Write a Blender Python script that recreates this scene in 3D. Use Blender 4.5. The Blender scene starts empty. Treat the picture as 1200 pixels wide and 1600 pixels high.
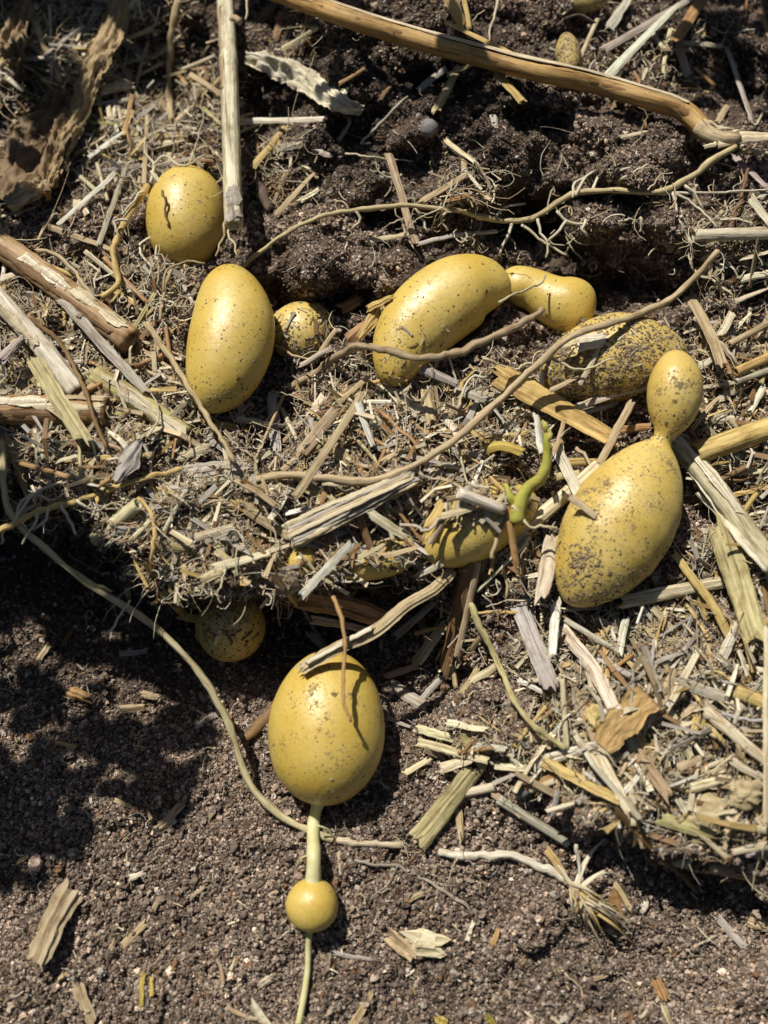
import bpy, math, random
import numpy as np
from mathutils import Vector, Matrix
from mathutils.bvhtree import BVHTree

random.seed(7)
rng = np.random.default_rng(7)
scene = bpy.context.scene
COL = scene.collection
PI = math.pi

# ------------------------------------------------------------------ camera
S = 0.0004                 # metres per photo pixel on the mid ground plane
DIST = 0.62
TILT = math.radians(15)
cam_d = bpy.data.cameras.new("camera")
cam = bpy.data.objects.new("camera", cam_d)
COL.objects.link(cam)
cam.location = (0, -DIST * math.sin(TILT), DIST * math.cos(TILT))
cam.rotation_euler = (TILT, 0, 0)
cam_d.sensor_fit = 'VERTICAL'
cam_d.sensor_height = 36
cam_d.lens = 36 * DIST / (1600 * S)
cam_d.clip_start = 0.01
cam_d.clip_end = 500
cam_d.dof.use_dof = True
cam_d.dof.focus_distance = DIST - 0.022
cam_d.dof.aperture_fstop = 3.2
scene.camera = cam

# ------------------------------------------------------------------ light
SUN_EL = math.radians(50)
LD = Vector((0.50, -0.866, 0)).normalized() * math.cos(SUN_EL) + Vector((0, 0, -math.sin(SUN_EL)))
world = bpy.data.worlds.new("World")
scene.world = world
world.use_nodes = True
wn = world.node_tree
wn.nodes.clear()
sky = wn.nodes.new('ShaderNodeTexSky')
sky.sky_type = 'NISHITA'
sky.sun_disc = False
sky.sun_elevation = SUN_EL
to_sun = -LD
sky.sun_rotation = math.atan2(to_sun.x, to_sun.y)
bg = wn.nodes.new('ShaderNodeBackground')
bg.inputs['Strength'].default_value = 0.05
wo = wn.nodes.new('ShaderNodeOutputWorld')
wn.links.new(sky.outputs[0], bg.inputs[0])
wn.links.new(bg.outputs[0], wo.inputs[0])
sun_d = bpy.data.lights.new("sun", 'SUN')
sun_d.energy = 5.0
sun_d.angle = math.radians(0.53)
sun_d.color = (1.0, 0.955, 0.88)
sun = bpy.data.objects.new("sun", sun_d)
COL.objects.link(sun)
sun.rotation_euler = LD.to_track_quat('-Z', 'Y').to_euler()
sun.location = (-1, 1, 2)
scene.view_settings.view_transform = 'Standard'
scene.view_settings.look = 'None'
scene.view_settings.exposure = 0.12
scene.view_settings.gamma = 1.0
scene.view_settings.use_curve_mapping = False
scene.render.engine = 'CYCLES'
scene.cycles.use_denoising = True
scene.cycles.max_bounces = 6

# ------------------------------------------------------------------ pixel -> place
ct, st = math.cos(TILT), math.sin(TILT)
CAM = np.array(cam.location)

def at(px, py, zpx):
    """World point on the line of sight of photo pixel (px, py) at height zpx (in pixels of S metres)."""
    px = np.asarray(px, float); py = np.asarray(py, float); z = np.asarray(zpx, float) * S
    dx = (px - 600) * S / DIST
    dy = -(py - 800) * S / DIST
    wx = dx
    wy = dy * ct + st
    wz = dy * st - ct
    k = (z - CAM[2]) / wz
    return np.stack([CAM[0] + wx * k, CAM[1] + wy * k, np.broadcast_to(z, k.shape)], axis=-1)

# ------------------------------------------------------------------ numeric noise
_perm = rng.random((16, 256, 256))

def vnoise(x, y, seed=0):
    t = _perm[seed % 16]
    xi = np.floor(x).astype(int); yi = np.floor(y).astype(int)
    fx = x - xi; fy = y - yi
    fx = fx * fx * fx * (fx * (fx * 6 - 15) + 10); fy = fy * fy * fy * (fy * (fy * 6 - 15) + 10)
    a = t[xi & 255, yi & 255]; b = t[(xi + 1) & 255, yi & 255]
    c = t[xi & 255, (yi + 1) & 255]; d = t[(xi + 1) & 255, (yi + 1) & 255]
    return (a + (b - a) * fx) * (1 - fy) + (c + (d - c) * fx) * fy - 0.5

def sst(a, b, x):
    t = np.clip((x - a) / (b - a), 0, 1)
    return t * t * (3 - 2 * t)

# ------------------------------------------------------------------ terrain heights (pixel units)
# (u, v, height) for the raised, mulched bank and for the soil below it
HIGH = [(-400, 100, 110), (-400, 600, 160), (0, 100, 40), (150, 60, 30), (100, 250, 45), (60, 420, 90), (60, 560, 120),
        (60, 700, 120), (200, 480, 90), (200, 600, 115), (200, 720, 130), (300, 60, 50), (300, 200, 55), (290, 330, 40),
        (290, 470, 60), (400, 300, 70), (410, 420, 60), (360, 560, 70), (450, 560, 72), (330, 700, 110), (330, 830, 118),
        (450, 660, 85), (450, 780, 120), (470, 880, 115), (560, 660, 105), (560, 760, 125), (600, 860, 105), (520, 160, 110),
        (480, 60, 95), (620, 60, 130), (700, 180, 130), (640, 300, 105), (560, 300, 92), (560, 420, 75), (740, 270, 135),
        (700, 360, 85), (690, 480, 70), (660, 580, 95), (830, 110, 115), (860, 250, 110), (850, 460, 60), (800, 560, 85),
        (720, 680, 105), (700, 760, 105), (740, 850, 75), (850, 680, 95), (840, 780, 90), (1000, 100, 80), (1000, 260, 140),
        (1000, 380, 90), (1130, 60, 65), (1150, 300, 95), (1150, 430, 85), (960, 560, 75), (1130, 560, 90), (950, 640, 90),
        (1150, 680, 90), (1050, 600, 70), (960, 800, 55), (1100, 860, 75), (860, 900, 75), (900, 1010, 80), (1010, 1010, 80),
        (1130, 1010, 85), (800, 1010, 50), (790, 1130, 40), (850, 1200, 52), (930, 1150, 85), (1050, 1150, 92),
        (1160, 1150, 100), (1000, 1240, 85), (1120, 1280, 95), (1200, 1330, 95), (1600, 400, 110), (1600, 1000, 110), (600, -300, 150),
        (100, -300, 60), (1200, -300, 100), (700, 980, 15), (730, 1060, 10)]
LOW = [(-400, 900, -160), (-400, 1100, -60), (0, 850, -190), (150, 910, -190), (300, 960, -170), (0, 1010, -100), (150, 1050, -95), (300, 1060, -95), (60, 1200, -25),
       (250, 1180, -25), (420, 1000, -130), (510, 970, -130), (430, 1150, -32), (600, 1000, -110), (620, 1090, -60), (690, 1000, -80), (690, 930, -90), (640, 1180, -8),
       (510, 1150, -32), (200, 1350, -4), (500, 1350, 2), (700, 1270, 10), (760, 1200, 25), (820, 1290, 12), (830, 1425, 6), (900, 1500, 4),
       (1000, 1430, -2), (1100, 1420, -30), (1180, 1430, -30), (1150, 1530, 2), (600, 1550, 0), (100, 1550, 0), (600, 2200, 0),
       (-400, 1600, 0), (1700, 1700, 0)]
EDGE = [(-3000, 640), (-300, 735), (0, 772), (90, 800), (160, 845), (205, 905), (290, 935), (345, 950), (450, 935), (560, 912), (640, 905), (700, 955),
        (735, 1050), (700, 1105), (670, 1150), (740, 1185), (830, 1235), (905, 1290), (1010, 1325), (1110, 1350), (1250, 1410), (4000, 1450)]
# (u, v, rx, ry, amount): hollows and clods in the bank
BUMPS = [(815, 345, 60, 42, -130), (960, 452, 115, 34, -110), (900, 400, 60, 30, -70), (425, 505, 30, 60, -22), (470, 590, 70, 40, -16), (860, 370, 70, 40, -40),
         (490, 415, 58, 48, 62), (600, 428, 55, 30, 44), (740, 285, 72, 50, 42), (1005, 262, 95, 42, 44), (545, 70, 36, 62, 55), (930, 205, 50, 24, 34), (1010, 150, 45, 28, 30), (640, 210, 40, 26, 26), (800, 230, 44, 30, 30), (1060, 350, 60, 34, 30), (560, 290, 40, 28, 30), (920, 360, 34, 26, 24),
         (1000, 340, 110, 45, 16), (830, 150, 60, 70, 22), (700, 130, 60, 34, -60), (560, 195, 55, 36, -60), (610, 345, 70, 22, -55), (660, 260, 40, 40, -45), (850, 190, 60, 26, -50), (880, 310, 50, 24, -50), (540, 470, 40, 24, -40), (450, 470, 24, 60, -40), (1090, 250, 30, 60, -40), (640, 380, 60, 18, -35), (930, 150, 40, 26, -40), (1000, 310, 90, 14, -40),
         (430, 150, 60, 60, -70), (320, 330, 30, 60, -40), (250, 130, 40, 60, -45), (60, 150, 50, 80, -40), (430, 30, 40, 50, -50), (830, 1425, 52, 46, 26), (790, 1120, 70, 60, 14), (940, 300, 40, 30, -20), (880, 230, 60, 40, -22),
         (1100, 130, 70, 60, -35), (180, 150, 70, 90, -35), (290, 110, 60, 80, -30), (50, 340, 40, 30, -20), (20, 740, 60, 40, -25),
         (430, 680, 30, 60, -25), (900, 690, 40, 30, -25), (1090, 800, 30, 40, -15), (920, 940, 60, 25, -30), (1030, 905, 50, 30, -15),
         (1025, 1150, 18, 26, -40), (690, 940, 40, 40, -30), (960, 1040, 40, 30, -14), (70, 930, 70, 60, 20), (110, 1060, 60, 40, 18),
         (215, 1085, 50, 18, 14), (40, 1010, 60, 40, 18), (150, 1250, 90, 30, 8)]

GX0, GY0, GS = -620, -620, 3.0
GNX, GNY = int((1820 - GX0) / GS), int((2220 - GY0) / GS)
gu, gv = np.meshgrid(GX0 + np.arange(GNX) * GS, GY0 + np.arange(GNY) * GS)

def shepard(pts, sig):
    num = np.zeros_like(gu); den = np.full_like(gu, 1e-9)
    for (a, b, h) in pts:
        d2 = (gu - a) ** 2 + (gv - b) ** 2
        w = np.exp(-d2 / (2 * sig * sig)) + 1e-5 / (1 + d2 / 1e4)
        num += w * h; den += w
    return num / den

Hhi = shepard(HIGH, 62)
Hlo = shepard(LOW, 70)
ex = np.array([p[0] for p in EDGE], float)
# signed distance below the bank edge polyline
best = np.full(gu.shape, 1e9); sgn = np.zeros(gu.shape)
for (a, b), (c, d) in zip(EDGE[:-1], EDGE[1:]):
    vx, vy = c - a, d - b
    L2 = vx * vx + vy * vy
    t = np.clip(((gu - a) * vx + (gv - b) * vy) / L2, 0, 1)
    dx, dy = gu - (a + t * vx), gv - (b + t * vy)
    d_ = np.hypot(dx, dy)
    cr = vx * (gv - b) - vy * (gu - a)
    m = d_ < best
    best = np.where(m, d_, best); sgn = np.where(m, np.sign(cr), sgn)
poly = EDGE + [(4000, 9000), (-3000, 9000)]
ins = np.zeros(gu.shape, bool)
for (a, b), (c, d) in zip(poly, poly[1:] + poly[:1]):
    if b == d: continue
    m = (b > gv) != (d > gv)
    ins ^= m & (gu < (c - a) * (gv - b) / (d - b) + a)
sd = best * np.where(ins, 1, -1) + 34 * vnoise(gu / 38, gv / 38, 3) + 16 * vnoise(gu / 13, gv / 13, 4)
BANK = 1 - sst(-22, 24, sd)
H = Hlo + (Hhi - Hlo) * BANK
for (a, b, rx, ry, h) in BUMPS:
    d4 = (((gu - a + 20 * vnoise(gu / 30, gv / 30, 5)) / rx) ** 2 + ((gv - b + 20 * vnoise(gu / 30, gv / 30, 6)) / ry/ 1.0) ** 2) ** 2.2
    H += h * np.exp(-d4)
rough = 0.42 + 0.58 * BANK
H += rough * (40 * vnoise(gu / 70, gv / 70, 0) + 30 * vnoise(gu / 31, gv / 31, 1)) + (0.5 + .5 * BANK) * (15 * vnoise(gu / 14, gv / 14, 2)) + 8 * vnoise(gu / 7, gv / 7, 7)
# potatoes keep loose litter off themselves: (u, v, rx, ry, angle)
KEEP = [(290, 340, 70, 76, 0), (354, 530, 72, 112, 10), (475, 525, 45, 42, 0), (690, 475, 80, 95, 50), (855, 465, 74, 50, 20), (960, 560, 95, 70, -8),
        (1054, 615, 46, 66, 0), (975, 810, 82, 140, 32), (740, 820, 70, 48, -28), (590, 880, 55, 16, -10), (510, 1138, 90, 122, 0), (490, 1310, 14, 60, 0),
        (488, 1414, 38, 42, 0), (480, 1530, 9, 80, 0), (360, 985, 48, 45, 0)]
for (a, b, rx, ry, ang) in KEEP[:11] + KEEP[14:]:
    c_, s_ = math.cos(math.radians(ang)), math.sin(math.radians(ang))
    dd = np.sqrt((((gu - a) * c_ + (gv - b) * s_) / rx) ** 2 + ((-(gu - a) * s_ + (gv - b) * c_) / ry) ** 2)
    H += (6 + 24 * vnoise(gu / 24, gv / 24, 11)) * np.exp(-((dd - .98) / .16) ** 2)
# rounded clods
def add_lump(H, a, b, r, k):
    i0, i1 = int((a - r - GX0) / GS), int((a + r - GX0) / GS) + 2
    j0, j1 = int((b - r - GY0) / GS), int((b + r - GY0) / GS) + 2
    if i0 < 0 or j0 < 0 or i1 > GNX or j1 > GNY: return
    uu, vv = gu[j0:j1, i0:i1], gv[j0:j1, i0:i1]
    d2 = (uu - a) ** 2 + (vv - b) ** 2
    H[j0:j1, i0:i1] = np.maximum(H[j0:j1, i0:i1], np.where(d2 < r * r, H[j0:j1, i0:i1].mean() - 0.35 * r * k + k * np.sqrt(np.maximum(r * r - d2, 0)), -1e9))
for _ in range(110):
    a, b = rng.uniform(-100, 1300), rng.uniform(1230, 1750)
    if BANK[int((b - GY0) / GS), int((a - GX0) / GS)] < .3: add_lump(H, a, b, rng.uniform(11, 30), rng.uniform(.35, .75))
for _ in range(2600):
    a, b = rng.uniform(-500, 1700), rng.uniform(-500, 2100)
    j, i = int((b - GY0) / GS), int((a - GX0) / GS)
    r = rng.uniform(4, 12) if BANK[j, i] < .5 else 6 * 5 ** rng.random() ** 1.6
    add_lump(H, a, b, r, rng.uniform(0.6, 1.0) if BANK[j, i] < .5 else rng.uniform(.8, 1.25))

def blur(a, r):
    k = 2 * r + 1
    for ax in (0, 1):
        p = np.concatenate([np.repeat(np.take(a, [0], ax), r, ax), a, np.repeat(np.take(a, [-1], ax), r, ax)], ax)
        c = np.cumsum(p, axis=ax)
        z = np.zeros_like(np.take(c, [0], ax))
        c = np.concatenate([z, c], ax)
        n = a.shape[ax]
        a = (np.take(c, range(k, k + n), ax) - np.take(c, range(0, n), ax)) / k
    return a
Hs = blur(blur(H, 4), 4)

def look(A, px, py):
    x = np.clip((np.asarray(px, float) - GX0) / GS, 0, GNX - 1.001)
    y = np.clip((np.asarray(py, float) - GY0) / GS, 0, GNY - 1.001)
    i, j = x.astype(int), y.astype(int)
    fx, fy = x - i, y - j
    return (A[j, i] * (1 - fx) + A[j, i + 1] * fx) * (1 - fy) + (A[j + 1, i] * (1 - fx) + A[j + 1, i + 1] * fx) * fy

def G(px, py): return look(H, px, py)
def GSM(px, py): return look(Hs, px, py)

# how much straw litter lies on the ground (0 bare soil .. 1 thick mulch)
LITTER = [(120, 650, 210, 150, 1), (330, 820, 170, 110, 1), (560, 720, 130, 150, 1), (640, 640, 130, 70, 1), (760, 650, 90, 80, .9), (480, 880, 170, 50, 1),
          (850, 640, 80, 60, .8), (1130, 600, 100, 130, 1), (1140, 720, 100, 70, 1), (1150, 900, 80, 120, .9), (900, 1010, 110, 80, .9),
          (1060, 1100, 210, 160, 1.2), (960, 1060, 120, 80, 1.1), (950, 1180, 150, 90, 1), (1110, 1250, 130, 80, 1), (710, 1165, 75, 50, .9), (850, 1210, 90, 50, .8),
          (100, 120, 180, 180, .9), (250, 200, 130, 130, .9), (470, 60, 60, 60, .4), (60, 480, 120, 90, .9), (240, 450, 70, 60, .9), (430, 260, 60, 60, .5),
          (670, 990, 70, 80, .6), (720, 280, 60, 40, .5), (1150, 380, 60, 60, .7), (250, 640, 100, 100, 1), (800, 870, 60, 60, .7), (1020, 80, 120, 70, .35),
          (380, 660, 60, 60, .6), (850, 860, 40, 60, .7), (700, 740, 90, 60, .9), (-200, 500, 250, 400, .8), (1400, 900, 250, 500, .8)]
LIT = np.zeros_like(gu)
for (a, b, rx, ry, k) in LITTER:
    LIT = np.maximum(LIT, k * np.exp(-(((gu - a) / rx) ** 2 + ((gv - b) / ry) ** 2) ** 1.5))
LIT = np.clip(LIT * 1.1 * (0.9 + 0.9 * vnoise(gu / 45, gv / 45, 8)) * np.where(BANK > .5, 1, .35), 0, 1)

# ------------------------------------------------------------------ materials
def lin(c): return tuple(c) + (1.0,)

class NT:
    def __init__(self, name):
        self.m = bpy.data.materials.new(name); self.m.use_nodes = True
        self.t = self.m.node_tree; self.n = self.t.nodes; self.l = self.t.links
        self.b = self.n['Principled BSDF']
    def node(self, t, **kw):
        x = self.n.new(t)
        for k, v in kw.items(): setattr(x, k, v)
        return x
    def link(self, a, b): self.l.new(a, b)
    def noise(self, vec, scale, detail=3, rough=.55):
        x = self.node('ShaderNodeTexNoise'); x.inputs['Scale'].default_value = scale; x.inputs['Detail'].default_value = detail
        x.inputs['Roughness'].default_value = rough
        if vec is not None: self.link(vec, x.inputs['Vector'])
        return x.outputs[0]
    def mapping(self, vec, scale):
        x = self.node('ShaderNodeMapping'); x.inputs['Scale'].default_value = scale
        self.link(vec, x.inputs['Vector']); return x.outputs[0]
    def ramp(self, fac, stops, interp='LINEAR'):
        x = self.node('ShaderNodeValToRGB'); e = x.color_ramp.elements; x.color_ramp.interpolation = interp
        while len(e) < len(stops): e.new(0.5)
        for i, (p, c) in enumerate(stops):
            e[i].position = p; e[i].color = lin(c) if len(c) == 3 else c
        self.link(fac, x.inputs[0]); return x.outputs[0]
    def mix(self, fac, a, b, mode='MIX'):
        x = self.node('ShaderNodeMix', data_type='RGBA', blend_type=mode)
        for v, s in ((fac, x.inputs[0]), (a, x.inputs[6]), (b, x.inputs[7])):
            if hasattr(v, 'is_output'): self.link(v, s)
            elif isinstance(v, (int, float)): s.default_value = v
            else: s.default_value = lin(v)
        return x.outputs[2]
    def bump(self, h, strength, dist, normal=None):
        x = self.node('ShaderNodeBump'); x.inputs['Strength'].default_value = strength; x.inputs['Distance'].default_value = dist
        self.link(h, x.inputs['Height'])
        if normal is not None: self.link(normal, x.inputs['Normal'])
        return x.outputs[0]
    def out(self, color=None, rough=.8, normal=None, spec=.3):
        if color is not None: self.link(color, self.b.inputs['Base Color'])
        if hasattr(rough, 'is_output'): self.link(rough, self.b.inputs['Roughness'])
        else: self.b.inputs['Roughness'].default_value = rough
        self.b.inputs['Specular IOR Level'].default_value = spec
        if normal is not None: self.link(normal, self.b.inputs['Normal'])
        return self.m

def soil_material():
    n = NT('soil')
    g = n.node('ShaderNodeNewGeometry').outputs['Position']
    f = n.noise(g, 620, 4, .7)
    c = n.ramp(f, [(.3, (.040, .028, .021)), (.52, (.085, .062, .047)), (.68, (.14, .107, .084)), (.8, (.25, .21, .17))])
    big = n.noise(g, 26, 3)
    c = n.mix(n.ramp(big, [(.4, (0, 0, 0)), (.65, (1, 1, 1))]), c, n.mix(1.0, c, (1.25, 1.18, 1.1), 'MULTIPLY'))
    return n.out(c, .95, n.bump(n.noise(g, 900, 4, .7), .9, .0012), .15)

def crumb_material():
    n = NT('soil_crumb')
    a = n.node('ShaderNodeAttribute', attribute_type='INSTANCER', attribute_name='tint')
    g = n.node('ShaderNodeNewGeometry').outputs['Position']
    c = n.mix(n.noise(g, 1500, 2), n.mix(1.0, a.outputs['Color'], (.6, .58, .56), 'MULTIPLY'), n.mix(1.0, a.outputs['Color'], (1.4, 1.38, 1.35), 'MULTIPLY'))
    return n.out(c, .9, n.bump(n.noise(g, 2200, 2), .6, .0005), .2)

def straw_material(name, attr=False, streak=1.0, speck=.5):
    n = NT(name)
    uv = n.node('ShaderNodeUVMap').outputs[0]
    if attr:
        base = n.node('ShaderNodeAttribute', attribute_name='tint').outputs['Color']
    else:
        base = n.node('ShaderNodeObjectInfo').outputs['Color']
    s1 = n.noise(n.mapping(uv, (15, .8, 1)), 1.0, 5, .7)
    s2 = n.noise(n.mapping(uv, (7, 3.0, 1)), 1.0, 4, .65)
    g = n.node('ShaderNodeNewGeometry').outputs['Position']
    f = n.ramp(s1, [(.33, (.28, .23, .17)), (.44, (.80, .77, .72)), (.55, (1.05, 1.05, 1.04)), (.72, (1.35, 1.36, 1.38))])
    c = n.mix(streak, base, n.mix(1.0, base, f, 'MULTIPLY'))
    f2 = n.ramp(s2, [(.33, (.55, .44, .33)), (.5, (1, 1, 1)), (.68, (1.12, 1.14, 1.2))])
    c = n.mix(.8, c, n.mix(1.0, c, f2, 'MULTIPLY'))
    d = n.noise(g, 750, 3, .7)
    c = n.mix(n.ramp(d, [(.62, (0, 0, 0)), (.74, (speck, speck, speck))]), c, (.06, .04, .028))
    b1 = n.bump(s1, .55, .0012)
    return n.out(c, .62, n.bump(n.noise(g, 1400, 3), .25, .0004, b1), .35)

def potato_material(name, base, low, speck, rough=.36):
    n = NT(name)
    tc = n.node('ShaderNodeTexCoord').outputs['Object']
    g1 = n.noise(tc, 38, 3)
    c = n.mix(n.ramp(g1, [(.35, (0, 0, 0)), (.68, (1, 1, 1))]), base, low)
    mott = n.noise(tc, 150, 4, .7)
    c = n.mix(n.ramp(mott, [(.40, (0, 0, 0)), (.62, (.65, .65, .65))]), c, n.mix(1.0, c, (1.06, 1.09, 1.2), 'MULTIPLY'))
    fine = n.noise(tc, 520, 3, .6)
    c = n.mix(n.ramp(fine, [(.48, (0, 0, 0)), (.75, (.45, .45, .45))]), c, n.mix(1.0, c, (.70, .60, .42), 'MULTIPLY'))
    v = n.node('ShaderNodeTexVoronoi'); v.inputs['Scale'].default_value = 300; n.link(tc, v.inputs['Vector'])
    lent = n.ramp(v.outputs['Distance'], [(.07, (.5, .5, .5)), (.15, (0, 0, 0))])
    c = n.mix(lent, c, (.30, .19, .06))
    # thin smears of dried soil, and grains sticking in clusters
    sm = n.noise(n.mapping(tc, (1, 1, 1)), 70, 5, .75)
    smear = n.ramp(sm, [(.66 - .10 * speck, (0, 0, 0)), (.80 - .10 * speck, (.55, .55, .55))])
    c = n.mix(smear, c, (.27, .185, .09))
    d1 = n.noise(tc, 600, 4, .8); d2 = n.noise(tc, 55, 4, .65)
    dm = n.node('ShaderNodeMath', operation='MULTIPLY_ADD'); n.link(d2, dm.inputs[0]); dm.inputs[1].default_value = .95; n.link(d1, dm.inputs[2])
    th = 1.21 - .13 * speck
    dirt = n.ramp(dm.outputs[0], [(th / 2, (0, 0, 0)), (th / 2 + .02, (.85, .85, .85))])
    half = n.node('ShaderNodeMath', operation='MULTIPLY'); n.link(dm.outputs[0], half.inputs[0]); half.inputs[1].default_value = .5
    n.link(half.outputs[0], dirt.node.inputs[0])
    c = n.mix(dirt, c, (.085, .058, .036))
    rr = n.ramp(fine, [(.35, (rough - .06,) * 3), (.7, (rough + .12,) * 3)])
    r = n.mix(dirt, rr, (.9, .9, .9)); r = n.mix(smear, r, (.85, .85, .85))
    b = n.bump(n.noise(tc, 330, 4, .65), .26, .0010)
    b = n.bump(n.noise(tc, 60, 2), .15, .004, b)
    m = n.out(c, r, n.bump(dirt, .4, .0008, b), .75)
    n.b.inputs['Subsurface Weight'].default_value = .25
    n.b.inputs['Subsurface Radius'].default_value = (.006, .003, .001)
    n.b.inputs['Subsurface Scale'].default_value = .6
    return m

def plain(name, stops, scale=300, rough=.7, bump=.4, spec=.3):
    n = NT(name)
    tc = n.node('ShaderNodeTexCoord').outputs['Object']
    c = n.ramp(n.noise(tc, scale, 4, .65), stops)
    return n.out(c, rough, n.bump(n.noise(tc, scale * 2.2, 3), bump, .0008), spec)

M = {}
M['soil'] = soil_material()
M['crumb'] = crumb_material()
M['straw'] = straw_material('straw')
M['litter'] = straw_material('straw_litter', attr=True, streak=.8)
M['root'] = straw_material('dry_root', streak=.55, speck=.7)
M['potato'] = potato_material('potato_skin', (.61, .455, .118), (.545, .365, .055), .6, .43)
M['potato_fleck'] = potato_material('flecked_potato_skin', (.61, .46, .14), (.54, .37, .07), .9, .45)
M['potato_dirty'] = potato_material('dusty_potato_skin', (.50, .37, .12), (.36, .24, .07), 1.7, .65)
M['stolon'] = plain('stolon_skin', [(.3, (.52, .47, .20)), (.7, (.64, .60, .34))], 120, .45, .15)
M['sprout'] = plain('sprout_green', [(.3, (.25, .245, .03)), (.5, (.40, .38, .075)), (.70, (.30, .20, .06))], 110, .5, .3)
M['eye'] = plain('potato_eye', [(.3, (.10, .05, .015)), (.7, (.32, .19, .06))], 900, .8)
M['pebble'] = plain('grey_pebble', [(.3, (.12, .11, .10)), (.6, (.22, .20, .19)), (.75, (.30, .22, .14))], 180, .8)
M['clay'] = plain('soil_on_potato', [(.3, (.08, .056, .036)), (.5, (.20, .145, .09)), (.7, (.38, .28, .17))], 420, .95)
M['green_leaf'] = plain('potato_leaf', [(.3, (.035, .07, .015)), (.7, (.06, .11, .025))], 90, .55)
M['leaf_dry'] = straw_material('dry_leaf', streak=.7, speck=.8)

COLORS = {'pale': (.60, .52, .35), 'cream': (.67, .61, .45), 'gold': (.54, .39, .15), 'tan': (.46, .355, .21), 'brown': (.23, .135, .06),
          'grey': (.42, .38, .32), 'olive': (.46, .40, .19), 'bleached': (.64, .61, .52), 'reddish': (.40, .235, .10), 'dark': (.10, .068, .042),
          'yellow': (.52, .40, .10)}

# ------------------------------------------------------------------ object helpers
def link(name, mesh, mat=None, parent=None, color=None):
    o = bpy.data.objects.new(name, mesh); COL.objects.link(o)
    if mat is not None and not mesh.materials: mesh.materials.append(mat)
    if parent is not None: o.parent = parent
    if color is not None: o.color = tuple(color) + (1,)
    return o

def empty(name, loc):
    o = bpy.data.objects.new(name, None); COL.objects.link(o); o.location = loc
    o.empty_display_size = .01
    return o

ALL = []
def tag(o, label, cat, group=None, uv=None):
    o['label'] = label; o['category'] = cat
    if group: o['group'] = group
    ALL.append(o)
    return o

def mesh_from(name, V, F, UV=None, smooth=True, tint=None):
    me = bpy.data.meshes.new(name)
    V = np.asarray(V, float)
    me.from_pydata([tuple(v) for v in V], [], [tuple(f) for f in F])
    if UV is not None:
        lay = me.uv_layers.new(name='UVMap')
        li = np.empty(len(me.loops), int); me.loops.foreach_get('vertex_index', li)
        lay.data.foreach_set('uv', np.asarray(UV, float)[li].ravel())
    if smooth: me.polygons.foreach_set('use_smooth', [True] * len(me.polygons))
    if tint is not None:
        a = me.attributes.new('tint', 'FLOAT_COLOR', 'POINT')
        a.data.foreach_set('color', np.concatenate([tint, np.ones((len(tint), 1))], 1).ravel())
    me.update()
    return me

def local(V):
    """Centre of a vertex cloud at its lowest height, and the cloud relative to it."""
    V = np.asarray(V, float)
    c = (V.min(0) + V.max(0)) / 2; c[2] = V[:, 2].min()
    return V - c, c

def catmull(P, n):
    P = np.asarray(P, float)
    if len(P) == 2:
        t = np.linspace(0, 1, n)[:, None]
        return P[0] * (1 - t) + P[1] * t
    d = np.r_[0, np.cumsum(np.linalg.norm(np.diff(P[:, :2], axis=0), axis=1))]
    d /= d[-1]
    m = np.gradient(P, d, axis=0)
    t = np.linspace(0, 1, n)
    i = np.clip(np.searchsorted(d, t, side='right') - 1, 0, len(d) - 2)
    h = (d[i + 1] - d[i])[:, None]; s = ((t - d[i])[:, None]) / h
    return ((1 + 2 * s) * (1 - s) ** 2 * P[i] + s * (1 - s) ** 2 * h * m[i] + s * s * (3 - 2 * s) * P[i + 1] + s * s * (s - 1) * h * m[i + 1])

def section(kind, k):
    if kind == 'round':
        a = np.arange(k) * 2 * PI / k
        return np.stack([np.cos(a), np.sin(a)], 1)
    # open gutter: a curved slip of straw with real thickness
    h = k // 2
    x = np.linspace(-1, 1, h)
    top = np.stack([x, .30 * (1 - x * x)], 1)
    bot = np.stack([x[::-1], .30 * (1 - x[::-1] ** 2) - .13], 1)
    return np.concatenate([top, bot], 0)

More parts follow.
